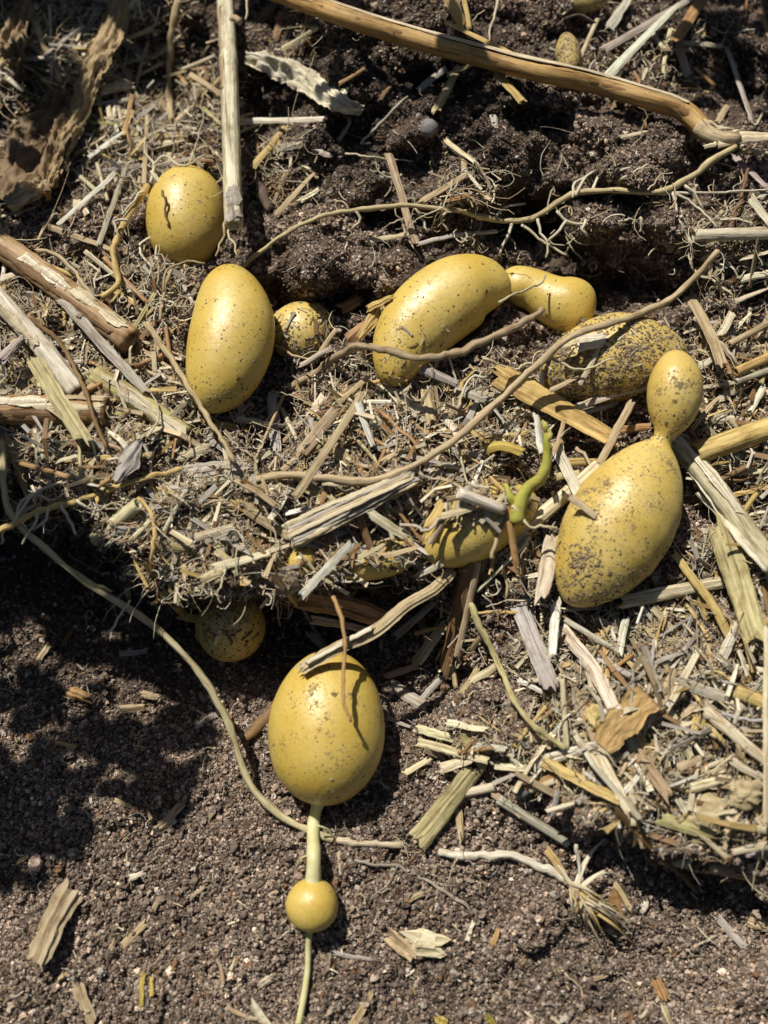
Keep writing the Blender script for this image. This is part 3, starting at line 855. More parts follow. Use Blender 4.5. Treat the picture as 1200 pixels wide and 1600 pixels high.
# 7 two-lobed
z7 = gz(975, 800) + 58
sp7 = [(1056, 548, 40), (1055, 605, 38), (1040, 675, 22), (1032, 692, 16), (985, 790, 0), (888, 944, -14)]
P7 = catmull(np.array(sp7, float), 300)
prof = [(0, 0), (.012, 16), (.04, 29), (.09, 41), (.135, 44.5), (.18, 43), (.235, 36), (.285, 22), (.310, 15), (.332, 15), (.352, 25), (.39, 42), (.45, 60), (.55, 78), (.65, 84), (.75, 80), (.86, 63), (.94, 40), (.98, 22), (1, 0)]
p, b, V, F = P7B = potato(sp7, prof, z7, 'two-lobed potato with a small head and large flecked body', 'potato_fleck', seed=7, direct=True, n=80, amp=.008)
eye(p, b, 1055, 627, 4); eye(p, b, 1030, 770, 3)
clods(p, b, fleck(1500, (870, 680, 1070, 940), .5, 1.5, 17) + fleck(420, (870, 840, 1010, 945), .7, 2.6, 18, lambda a, c: sst(845, 935, c)) +
      fleck(170, (888, 848, 940, 900), 1.2, 3.6, 19, lambda a, c: math.exp(-((a - 908) / 17) ** 2 - ((c - 876) / 24) ** 2)) +
      fleck(160, (1005, 640, 1075, 690), .7, 1.9, 20), seed=7)
# 8 sprouting potato
z8 = gz(740, 820) + 16
p, b, V, F = potato([(668, 874), (735, 822), (838, 776)], [54, 57, 50], z8, 'half-covered potato with a bright green sprout on it', seed=8)
eye(p, b, 742, 833, 3)
clods(p, b, fleck(160, (680, 760, 830, 868), .6, 1.8, 21), seed=8)
P = at(np.array([806, 812, 826, 842, 853, 854, 852]), np.array([815, 788, 762, 750, 728, 695, 668]), z8 + np.array([42, 52, 62, 74, 84, 96, 104]))
P = catmull(P, 24)
V_, F_, UV_ = sweep(P - np.array(p.location), np.interp(np.linspace(0, 1, 24), [0, .25, .55, .85, 1], [12, 10, 7.5, 5, 2]) * S, k=12, rough=.05, seed=3)
link('sprout', mesh_from('sprout', V_, F_, UV_), M['sprout'], p)
P = catmull(at(np.array([808, 798, 790]), np.array([790, 778, 756]), z8 + np.array([46, 54, 58])), 10)
V_, F_, UV_ = sweep(P - np.array(p.location), np.linspace(9, 3, 10) * S, k=8, seed=4)
link('sprout', mesh_from('sprout', V_, F_, UV_), M['sprout'], p)
slivers(p, b, 190, (680, 750, 830, 860), 8, 40, 8, lambda a, c: sst(838, 785, c), 2.5)
for i, (a_, b_, q_, zz) in enumerate([(852, 676, (847, 656), 104), (853, 690, (859, 670), 100), (810, 796, (798, 802), 50)]):
    P = catmull(at(np.array([a_, (a_ + q_[0]) / 2 + 2, q_[0]]), np.array([b_, (b_ + q_[1]) / 2, q_[1]]), z8 + np.array([zz, zz + 5, zz + 3])), 8)
    V_, F_, UV_ = sweep(P - np.array(p.location), np.array([2, 4, 5.2, 5.6, 5, 3.6, 2, .6]) * S * .8, None, 'gutter', 10, 'round', .06, .03, .3, .3, i)
    link('sprout_leaf', mesh_from('sprout_leaf', V_, F_, UV_), M['sprout'], p)
eye(p, b, 806, 812, 9)
# 9 buried strip
z9 = gz(590, 880) + 6
p, b, V, F = potato([(518, 888), (585, 872), (662, 856)], [30, 34, 30], z9, 'potato almost buried under the frayed straw bundle, its underside showing', 'potato_fleck', seed=9)
clods(p, b, fleck(200, (520, 840, 660, 905), .6, 1.9, 22), seed=9)
slivers(p, b, 120, (520, 830, 660, 905), 8, 38, 9, lambda a, c: sst(890, 865, c), 2.0)
# 10 shaded one in the overhang
z10 = -35
p, b, V, F = potato([(366, 925), (360, 980), (352, 1034)], [50, 52, 50], z10, 'shaded potato under the overhanging mulch above the shaded pit', 'potato_fleck', seed=10)
clods(p, b, fleck(420, (310, 930, 410, 1030), .8, 2.6, 23), seed=10)
slivers(p, b, 40, (310, 925, 410, 1000), 8, 30, 10)
# 11 golden bit
z11 = gz(474, 878) + 12
p, b, V, F = potato([(458, 898), (470, 880), (488, 856)], [17, 20, 15], z11, 'tiny golden potato tip peeping from the mulch near the frayed bundle', 'potato', seed=11)
clods(p, b, fleck(40, (455, 855, 492, 900), .8, 2.2, 24), seed=11)
# 12 egg with stolon
z12 = gz(510, 1140) + 62
p, b, V, F = potato([(516, 1016), (510, 1138), (504, 1259)], [82, 88.5, 90], z12, 'egg-shaped yellow potato trailing a pale stolon and tiny tuber', seed=12, amp=.013, flat=.95, n=56)
clods(p, b, fleck(45, (430, 1180, 590, 1258), .8, 2.6, 63, lambda a, c: sst(1190, 1255, c)), seed=63)
eye(p, b, 522, 1085, 5); eye(p, b, 560, 1080, 2); eye(p, b, 553, 1208, 2)
clods(p, b, fleck(240, (420, 1020, 600, 1255), .5, 1.5, 25), seed=12)
loc = np.array(p.location)
zt = gz(488, 1414) + 30
P = catmull(at(np.array([499, 490, 490.5, 489]), np.array([1246, 1285, 1340, 1384]), np.array([z12 - 10, z12 - 26, zt + 12, zt + 6])), 24)
V_, F_, UV_ = sweep(P - loc, np.interp(np.linspace(0, 1, 24), [0, .1, .5, .93, 1], [13, 8.6, 9.4, 10.6, 14]) * S * (1 + .05 * np.sin(np.linspace(0, 23, 24))), k=14, rough=.03, seed=5)
link('stolon', mesh_from('stolon', V_, F_, UV_), M['stolon'], p)
Pt, Rt = tuber_path([(488, 1371), (488, 1414), (488, 1457)], [36.5, 36.5, 36.5], zt, 30)
V_, F_ = ring_body(Pt - loc, Rt, 32, .02, 4, .95)
for i, (q, z) in enumerate([([(496, 1290), (512, 1296), (522, 1310)], 24), ([(484, 1335), (470, 1342), (462, 1356)], 20)]):
    V2, F2, U2 = sweep(catmull(at(np.array([x[0] for x in q]), np.array([x[1] for x in q]), zt + np.array([4., -4, -16])), 10) - loc, np.linspace(1.8, .8, 10) * S, k=6, rough=.05, seed=i)
    link('rootlet', mesh_from('rootlet', V2, F2, U2), M['stolon'], p)
tt = link('small_tuber', mesh_from('small_tuber', V_, F_), M['potato'], p)
P = catmull(at(np.array([484, 482, 481, 474, 464]), np.array([1448, 1475, 1510, 1562, 1612]), np.array([zt - 4, zt - 14, zt - 20, zt - 20, zt - 22])), 26)
V_, F_, UV_ = sweep(P - loc, np.interp(np.linspace(0, 1, 26), [0, .1, 1], [5.5, 4.2, 4.8]) * S, k=10, rough=.03, seed=6)
link('root_tail', mesh_from('root_tail', V_, F_, UV_), M['stolon'], p)
# 13, 14 in the shaded top
z13 = gz(887, 85) + 12
p, b, V, F = potato([(884, 52), (888, 85), (889, 118)], [21, 23, 22], z13, 'small shaded potato half hidden above the long brown stalk', 'potato_dirty', seed=13)
clods(p, b, fleck(60, (865, 55, 910, 115), .8, 2.2, 26), seed=13)
z14 = gz(920, 0) + 10
p, b, V, F = potato([(880, -2), (915, 0), (952, -6)], [24, 26, 22], z14, 'shaded potato cut by the upper edge above the long brown stalk', 'potato_dirty', seed=14)

# ------------------------------------------------------------------ straw, twigs, roots
LAND = [('the round potato', 290, 340), ('the bean-shaped potato', 354, 530), ('the half-buried dusty potato', 475, 520), ('the kidney-shaped potato', 690, 480),
        ('the knobby potato', 855, 465), ('the soil-caked potato', 960, 560), ('the two-lobed potato', 985, 780), ('the small head of the two-lobed potato', 1055, 610),
        ('the sprouting potato', 750, 820), ('the almost buried potato', 590, 880), ('the shaded overhang potato', 355, 985), ('the egg-shaped potato', 510, 1140),
        ('the tiny round tuber', 488, 1414), ('the upright pale stalk', 360, 150), ('the long brown stalk', 800, 100), ('the broken stalk knot', 1120, 215),
        ('the withered leaf', 110, 200), ('the thick leaning stem', 110, 460), ('the thick flaking stem', 60, 640), ('the frayed straw bundle', 550, 790),
        ('the frayed straw tuft', 920, 1420), ('the grey wood chip', 85, 1445), ('the wide olive strip', 700, 1255), ('the shaded horizontal straw', 1115, 1350),
        ('the orange-brown leaf blade', 975, 1125), ('the grey pebble', 670, 200), ('the shaded pit', 150, 1000), ('the pale forked stem', 1140, 800), ('the crumbly cream lump', 1110, 1270)]
WORD = {'tube': 'hollow straw stem', 'strip': 'flat straw strip', 'chip': 'splintered straw chip', 'twig': 'knobbly twig', 'fibre': 'thin dry fibre', 'root': 'dry root'}
NAME = {'tube': 'hollow_straw', 'strip': 'straw_strip', 'chip': 'straw_chip', 'twig': 'twig', 'fibre': 'dry_fibre', 'root': 'dry_root'}
CAT = {'tube': 'straw', 'strip': 'straw', 'chip': 'straw', 'twig': 'twig', 'fibre': 'plant fibre', 'root': 'root'}
AUTO = []

def px_len(pts):
    return sum(math.dist(a[:2], b[:2]) for a, b in zip(pts[:-1], pts[1:]))

def stalk(kind, color, width, pts, off=6, label=None, seed=None, name=None, taper=1.0, mat=None, cat=None, roll=None, node=None, parts=None, stiff=None, wobble=0):
    seed = (len(ALL) * 31 + 5) if seed is None else seed
    r = np.random.default_rng(seed + 1000)
    L = px_len(pts); w = width * S / 2 * (.93 if width > 30 else .80)
    n = int(np.clip(L / 7, 7, 70))
    base = np.array(COLORS[color]) * (1 + r.normal(0, .08)) * np.array([1, 1 + r.normal(0, .025), 1 + r.normal(0, .06)])
    if stiff is None: stiff = kind in ('tube', 'strip', 'chip')
    P = lay(pts, off, n, stiff)
    m = mat or ('root' if kind in ('root', 'fibre', 'twig') else 'straw')
    prof = np.ones(n)
    tt = np.linspace(0, 1, n)
    if wobble: P = wob(P, wobble, seed)
    if kind == 'tube':
        k = 14 if width > 18 else 9
        V, F, UV = sweep(P, w * np.linspace(1, taper, n), w * .8 * np.linspace(1, taper, n), 'round', k, 'hollow', .02, .05, 0, 0, seed, node)
    elif kind == 'strip':
        prof = np.linspace(1, taper * r.uniform(.75, 1), n)
        P = wob(P, 1.2, seed)
        V, F, UV = sweep(P, w * prof, w * prof * .9, 'gutter', 14 if width < 16 else 22, 'jag', .03, .07, r.normal(0, .22) if roll is None else roll, r.normal(0, .35), seed)
    elif kind == 'chip':
        prof = np.linspace(1, r.uniform(.65, 1), n) * (1 + .03 * np.sin(tt * 9 + seed))
        P = wob(P, 1.0, seed)
        V, F, UV = sweep(P, w * prof, w * .38 * prof, 'round', 18, 'jag', .045, .17, r.normal(0, .2) if roll is None else roll, r.normal(0, .25), seed)
    elif kind == 'twig':
        P = wob(P, 4, seed)
        V, F, UV = sweep(P, w * np.linspace(1, taper * .8, n) * (1 + .12 * np.sin(tt * 17 + seed)), None, 'round', 9, 'jag', .09, .06, 0, 0, seed)
    else:
        P = wob(P, 4 if kind == 'fibre' else 7, seed)
        V, F, UV = sweep(P, w * np.linspace(1, taper * (.7 if kind == 'fibre' else 1), n) * (1 + .06 * np.sin(tt * 29 + seed) + .07 * np.sin(tt * 67 + 2 * seed) + r.normal(0, .06, n)), None, 'round', 7 if width < 10 else 10, 'round', .09, .06, 0, 0, seed)
    PATH = (P, w * np.ones(n), w * (.8 if kind == 'tube' else .5) * np.ones(n))
    V, c = local(V)
    o = link(name or NAME[kind], mesh_from(name or NAME[kind], V, F, UV, kind not in ('strip', 'chip')), M[m], None, base)
    o.location = c
    o['category'] = cat or CAT[kind]
    PATHS[o.name] = PATH
    ALL.append(o)
    if label: o['label'] = label
    else: AUTO.append((o, kind, color, L, pts))
    return o

PATHS = {}
def rider(o, t0, t1, ang, width, color, name, seed=0, lift=1.0, kind='strip'):
    """A strip of bark or rib lying on the surface of a stalk, at angle ang around it (90 = top)."""
    P, W, Hh = PATHS[o.name]; n = 26
    T = np.gradient(P, axis=0); T /= np.linalg.norm(T, axis=1)[:, None]
    Z = np.array([0, 0, 1.0]); up = Z - T * (T @ Z)[:, None]; up /= np.linalg.norm(up, axis=1)[:, None]; sd_ = np.cross(T, up)
    a = math.radians(ang)
    Q = P + sd_ * (math.cos(a) * W * lift)[:, None] + up * (math.sin(a) * Hh * lift)[:, None]
    q = np.linspace(0, 1, len(P)); t = np.linspace(t0, t1, n)
    Q = np.stack([np.interp(t, q, Q[:, i]) for i in range(3)], 1)
    Q = wob(Q, 1.5, seed)
    r = np.random.default_rng(seed)
    V, F, UV = sweep(Q, width * S / 2 * (1 + .25 * np.sin(np.linspace(0, 9, n) + seed)), width * S / 2 * .9, 'gutter', 10, 'jag', .08, .06, a - PI / 2, 0, seed)
    return link(name, mesh_from(name, V - np.array(o.location), F, UV, False), o.data.materials[0], o, COLORS[color] if isinstance(color, str) else color)

def under(o, kind, color, width, pts, off=6, name=None, taper=1.0, seed=0, abs_z=None, mat=None):
    """A part of a stalk: swept like it, kept as its child."""
    L = px_len(pts); n = int(np.clip(L / 6, 6, 40)); w = width * S / 2
    Q_ = None if abs_z is None else catmull(np.array([(a, b_, z) for (a, b_), z in zip(pts, abs_z)], float), n)
    P = lay(pts, off, n, False) if abs_z is None else at(Q_[:, 0], Q_[:, 1], np.maximum(Q_[:, 2], GSM(Q_[:, 0], Q_[:, 1]) + 4))
    P = wob(P, 3, seed)
    if kind == 'strip': V, F, UV = sweep(P, w * np.linspace(1, taper, n), w * .8, 'gutter', 8, 'jag', .04, .04, .2, .4, seed)
    else: V, F, UV = sweep(P, w * np.linspace(1, taper, n), None, 'round', 6, 'round', .05, .03, 0, 0, seed)
    ch = link(name, mesh_from(name, V - np.array(o.location), F, UV), M[mat] if mat else o.data.materials[0], o, COLORS[color])
    return ch

T_, ST, CH, TW, FI, RO = 'tube', 'strip', 'chip', 'twig', 'fibre', 'root'

# --- the main stalks
a = stalk(T_, 'gold', 36, [(430, -14), (520, 18), (600, 45), (800, 100), (1000, 150), (1075, 178), (1104, 207)], 46, 'long golden-brown stalk slanting across the upper bank', name='long_stalk', cat='stalk', stiff=False, mat='straw')
a.color = (.45, .28, .10, 1)
rider(a, .0, .93, 128, 15, (.62, .52, .36), 'pale_rib', 3, 1.0); rider(a, .05, .95, 60, 7, (.30, .17, .06), 'dark_rib', 5, .99); rider(a, .3, .98, 95, 6, (.50, .33, .14), 'dark_rib', 7, .99)
under(a, 'round', 'tan', 30, [(1094, 198), (1118, 216), (1150, 217)], 46, 'knot', seed=4, taper=.7)
under(a, 'strip', 'pale', 28, [(1135, 217), (1170, 215), (1215, 213)], 46, 'broken_end', seed=5)
for i, q in enumerate([[(1098, 190), (1130, 196)], [(1110, 205), (1140, 200)], [(1120, 222), (1100, 230)], [(1125, 208), (1155, 203)]]):
    under(a, 'strip', 'pale', 7, q, 56, 'splinter', seed=6 + i)
a = stalk(T_, 'bleached', 31, [(352, -14), (358, 100), (361, 200), (366, 352)], 62, 'upright pale hollow stalk leaning over the round potato', name='pale_stalk', cat='stalk', node=[(.29, .12)])
a.color = (.60, .55, .38, 1)
rider(a, .08, .42, 40, 9, 'tan', 'split_sheath', 2, 1.02); rider(a, .3, .95, 115, 6, 'pale', 'split_sheath', 6, 1.0)
under(a, 'round', 'tan', 12, [(364, 30), (376, 34)], 82, 'bud_scar', seed=2)
rider(a, .86, .99, 90, 20, 'grey', 'broken_grey_end', 5, 1.0)
under(a, 'round', 'pale', 4, [(385, -5), (388, 12), (384, 30)], 80, 'thread', seed=8)
stalk(FI, 'tan', 6, [(352, 345), (346, 372), (337, 400)], 70, 'dark split fibre hanging over the round potato from the stalk end')
stalk(FI, 'pale', 5, [(356, 358), (363, 380), (372, 402)], 60, 'short pale fibre beneath the broken stalk end')
a = stalk(T_, 'reddish', 45, [(-16, 372), (60, 425), (130, 477), (205, 532)], 22, 'thick reddish-brown stem leaning down towards the bean-shaped potato', name='thick_stem', cat='stalk')
a.color = (.42, .28, .15, 1)
rider(a, .25, .55, 100, 15, 'cream', 'peeling_bark', 2); rider(a, .6, .95, 115, 18, 'pale', 'peeling_bark', 7); rider(a, .05, .5, 60, 12, 'brown', 'peeling_bark', 8); rider(a, .45, .9, 55, 11, 'brown', 'peeling_bark', 9)
a = stalk(T_, 'reddish', 48, [(-16, 640), (70, 641), (168, 642)], 16, 'thick flaking brown stem lying level under an olive strip', name='thick_stem', cat='stalk')
rider(a, .05, .5, 110, 16, 'cream', 'peeling_bark', 2); rider(a, .45, .97, 85, 15, 'pale', 'peeling_bark', 4); rider(a, .1, .9, 55, 13, 'brown', 'peeling_bark', 5); rider(a, .5, 1, 130, 12, 'tan', 'peeling_bark', 6)
a = stalk(T_, 'cream', 32, [(-12, 455), (35, 508), (68, 545), (120, 612)], 34, 'cream jointed straw stem beside the thick leaning stem', node=[(.62, .2)], name='hollow_straw')
rider(a, .1, .55, 70, 13, 'pale', 'leaf_sheath', 4, 1.02)
a = stalk(T_, 'olive', 34, [(147, 586), (217, 628), (290, 682)], 16, 'pale olive straw with an open split end below the grey stick')
rider(a, .1, 1.0, 100, 10, 'pale', 'split_sheath', 5, 1.02); rider(a, .3, .95, 60, 8, 'cream', 'split_sheath', 6, 1.02)
stalk(CH, 'grey', 22, [(98, 468), (160, 538), (226, 610)], 32, 'straight mauve-grey stick lying along the thick leaning stem', roll=0)
stalk(FI, 'brown', 9, [(45, 495), (90, 537), (115, 575), (137, 620), (150, 660), (166, 702)], 44, 'thin brown stem crossing the thick flaking stem')
stalk(ST, 'olive', 28, [(55, 565), (130, 686)], 44, 'olive-brown straw strip lying over the thick flaking stem')
stalk(ST, 'brown', 30, [(60, 672), (155, 716)], 4, None)
stalk(ST, 'olive', 30, [(22, 690), (50, 772)], 4, None)
stalk(FI, 'tan', 12, [(229, 506), (305, 617), (366, 722)], 48, 'thin straw leaning against the edge of the bean-shaped potato', stiff=True)
stalk(RO, 'reddish', 8, [(136, 612), (200, 578), (262, 552)], 30, None)
stalk(FI, 'tan', 7, [(204, 517), (238, 560)], 24, None)
stalk(CH, 'grey', 27, [(293, 740), (390, 725)], 10, 'broad grey woody splinter beneath the thin leaning straw', roll=0)
stalk(CH, 'grey', 20, [(300, 752), (396, 742)], 4, None)
a = stalk(RO, 'gold', 12, [(-14, 834, 1150), (60, 800, 1150), (140, 775, 1150), (228, 741, 1155), (285, 732, 1150)], 26, 'yellowish root with hairy rootlets reaching across the mulch corner', taper=.7)
for i, q in enumerate([[(20, 818), (60, 770), (110, 752), (170, 745)], [(60, 800), (55, 820), (35, 850)], [(95, 790), (105, 810), (118, 835)], [(120, 782), (140, 795), (170, 790)],
                       [(25, 815), (30, 790), (50, 772), (80, 780), (105, 772)], [(175, 762), (195, 775), (212, 792)], [(75, 796), (70, 815), (52, 828)], [(10, 822), (5, 840), (2, 850)], [(235, 738), (236, 720), (250, 690)], [(150, 770), (170, 752), (180, 745)]]):
    under(a, 'round', 'cream', 5, q, 30, 'rootlet', .7, 30 + i, [150] + [140 - 6 * j for j in range(len(q) - 1)])
stalk(T_, 'pale', 23, [(147, 844), (216, 788)], 12, 'pale hollow straw jutting over the shaded pit')
stalk(ST, 'gold', 18, [(365, 782), (430, 822)], 14, None)
stalk(ST, 'gold', 14, [(335, 660), (367, 669)], 8, None)

# --- the curved stem over the shaded pit
a = stalk(FI, 'olive', 11.5, [(2, 690, 1140), (14, 800, 1142), (70, 862, 1125), (150, 922, 1100), (230, 972, 1078), (300, 1040, 1056), (350, 1120, 1032), (388, 1225, 1008), (430, 1270, 1006), (475, 1294, 1008), (520, 1312, 1006)], 12,
          'long thin curved stem sweeping over the shaded pit to the stolon', name='curved_stem', cat='stem', stiff=False, taper=1.6)
a.color = (.50, .44, .25, 1)
under(a, 'round', 'olive', 7, [(140, 914), (156, 915), (174, 924)], 84, 'side_shoot', .5, 3, [104, 104, 106])
stalk(FI, 'pale', 12, [(527, 1313), (575, 1316), (630, 1320)], 4, 'short pale stem piece half in soil beside the stolon', taper=1.3)
a = stalk(FI, 'cream', 15, [(686, 1331), (740, 1337), (800, 1336), (850, 1355), (893, 1384)], 5, 'pale straw lying on bare soil leading to the frayed tuft', taper=1.4)

# --- roots in front
a = stalk(RO, 'tan', 15, [(392, 752, 6), (440, 740, 14), (500, 741, 22), (580, 746, 26), (640, 728, 34), (700, 692, 44), (760, 640, 58), (830, 573, 76), (900, 520, 96), (970, 498, 96), (1050, 462, 78), (1092, 428, 66), (1122, 392, 60)], 14,
          'long thick tan root arching diagonally across the bank', taper=.85)
a.color = (.47, .36, .21, 1)
for i, (q, z) in enumerate([([(712, 690), (722, 720), (735, 760)], None), ([(1028, 470), (1020, 455)], None), ([(590, 745), (600, 765)], None), ([(640, 728), (660, 745), (690, 750)], None), ([(820, 580), (822, 600), (818, 620)], None)]):
    under(a, 'round', 'pale', 4.5, q, 34, 'rootlet', .6, 50 + i)
a = stalk(RO, 'tan', 15, [(450, 604, 0), (500, 579, 4), (533, 553, 34), (566, 540, 78), (608, 547, 100), (650, 555, 98), (700, 552, 86), (750, 538, 84), (798, 515, 92), (848, 483, 108)], 12,
          'brown scaly root crossing in front of the kidney-shaped potato', taper=.9)
a.color = (.36, .27, .16, 1)
for i, q in enumerate([[(495, 580), (492, 610), (490, 640)], [(515, 570), (520, 610), (545, 650)], [(456, 602), (440, 604)], [(548, 570), (558, 578)], [(700, 556), (715, 600), (712, 640), (728, 655)], [(770, 600), (735, 640), (700, 660)]]):
    under(a, 'round', 'cream', 4, q, 16, 'rootlet', .6, 60 + i)
a = stalk(RO, 'olive', 9, [(378, 418, 1080), (440, 370, 1112), (500, 338, 1128), (560, 327, 1132), (650, 323, 1136), (720, 334, 1132), (800, 351, 1118), (850, 338, 1122), (900, 305, 1140), (960, 300, 1150), (1030, 305, 1152), (1080, 280, 1150), (1130, 240, 1156), (1150, 228, 1160)], 14,
          'long thin branching root strung across the upper soil', taper=1.5)
a.color = (.50, .41, .22, 1)
RL = [[(900, 305), (920, 270), (960, 268), (985, 262)], [(925, 300), (935, 275), (960, 262)], [(895, 308), (905, 280), (915, 278), (922, 290)], [(870, 330), (885, 345), (935, 350), (990, 340), (1020, 312)],
      [(1050, 300), (1060, 340), (1078, 380), (1080, 415)], [(1050, 300), (1085, 320), (1120, 355)], [(1070, 290), (1090, 305), (1098, 325)], [(1030, 303), (1100, 300), (1200, 296)],
      [(840, 342), (842, 360), (855, 380), (853, 402)], [(815, 352), (850, 380), (885, 398)], [(800, 350), (790, 375), (780, 400)], [(885, 345), (870, 365), (855, 378)], [(700, 330), (690, 345), (700, 360)],
      [(650, 325), (665, 350), (669, 362)], [(555, 328), (560, 345), (550, 357)], [(690, 330), (715, 315), (725, 322)], [(770, 345), (790, 325), (808, 320), (820, 318)], [(960, 300), (970, 280), (1000, 262)], [(1000, 340), (1004, 355), (1000, 362)], [(915, 345), (910, 358), (918, 368)]]
for i, q in enumerate(RL): under(a, 'round', 'cream', 5, q, 34, 'rootlet', .7, 80 + i, [float(np.interp(q[0][0], [440, 560, 800, 900, 1150], [112, 132, 119, 141, 158])) - 5 * j for j in range(len(q))])
a = stalk(RO, 'pale', 5, [(780, 473), (820, 458), (848, 440), (852, 430)], 92, 'white threadlike root draped over the knobby potato')
a = stalk(RO, 'pale', 5, [(1075, 395), (1085, 425), (1125, 445), (1145, 462)], 40, None)
a = stalk(RO, 'gold', 12, [(231, 290), (210, 330), (190, 372), (182, 415), (186, 443), (160, 465)], 30, 'curving yellowish root beside the round potato', taper=.9)
for i, q in enumerate([[(235, 285), (240, 255), (228, 240), (226, 215)], [(238, 262), (255, 245), (290, 258), (320, 242)], [(236, 268), (250, 290), (258, 315)], [(225, 300), (205, 320), (190, 335)], [(200, 345), (178, 350), (188, 370)]]):
    under(a, 'round', 'cream', 5, q, 46, 'rootlet', .6, 110 + i)
a = stalk(FI, 'brown', 6, [(254, 298, surf(P1, 256, 304, 10)), (260, 315, surf(P1, 260, 315, 8)), (259, 335, surf(P1, 259, 335, 6)), (265, 354, surf(P1, 265, 354, 1))], 112, 'withered brown sprout curling over the round potato')
stalk(FI, 'tan', 6, [(255, 455), (262, 425), (290, 412), (320, 412)], 50, None); stalk(FI, 'tan', 7, [(268, 418), (258, 455), (250, 500)], 30, None)
# --- shrivelled stem over the egg potato, hanging fibre
a = stalk(CH, 'pale', 21, [(474, 1042, 1096), (530, 1010, 1100), (585, 985, 1100), (635, 945, 1104), (680, 918, 1104), (708, 890, 1096)], 10, 'shrivelled pale stem ending over the top of the egg-shaped potato', stiff=False, roll=.2)
a.color = (.47, .37, .21, 1)
under(a, 'strip', 'cream', 8, [(478, 1036), (530, 1005), (580, 982)], 140, 'fold', seed=3, abs_z=[104, 108, 108])
stalk(FI, 'reddish', 8, [(520, 932, 1116), (533, 975, 1122), (536, 1040, 1122), (541, 1095, 1134), (548, 1128, 1130)], 10, 'reddish knobbly fibre hanging down over the egg-shaped potato', stiff=False)
# --- frayed bundle
a = stalk(CH, 'pale', 40, [(458, 836), (540, 795), (645, 742)], 30, 'broad frayed bundle of pale straw fibres on the bank', name='straw_bundle', roll=.1)
for i in range(9):
    d = -17 + i * 4.2
    under(a, 'strip', ('pale', 'grey', 'cream', 'tan')[i % 4], 7, [(448 + d * .45 + (i * 7) % 9, 840 + d * .9), (545 + d * .42, 794 + d * .85), (640 + d * .3 + (i * 5) % 13, 745 + d * .6)], 46 - abs(d) * .35, 'strand', seed=120 + i)

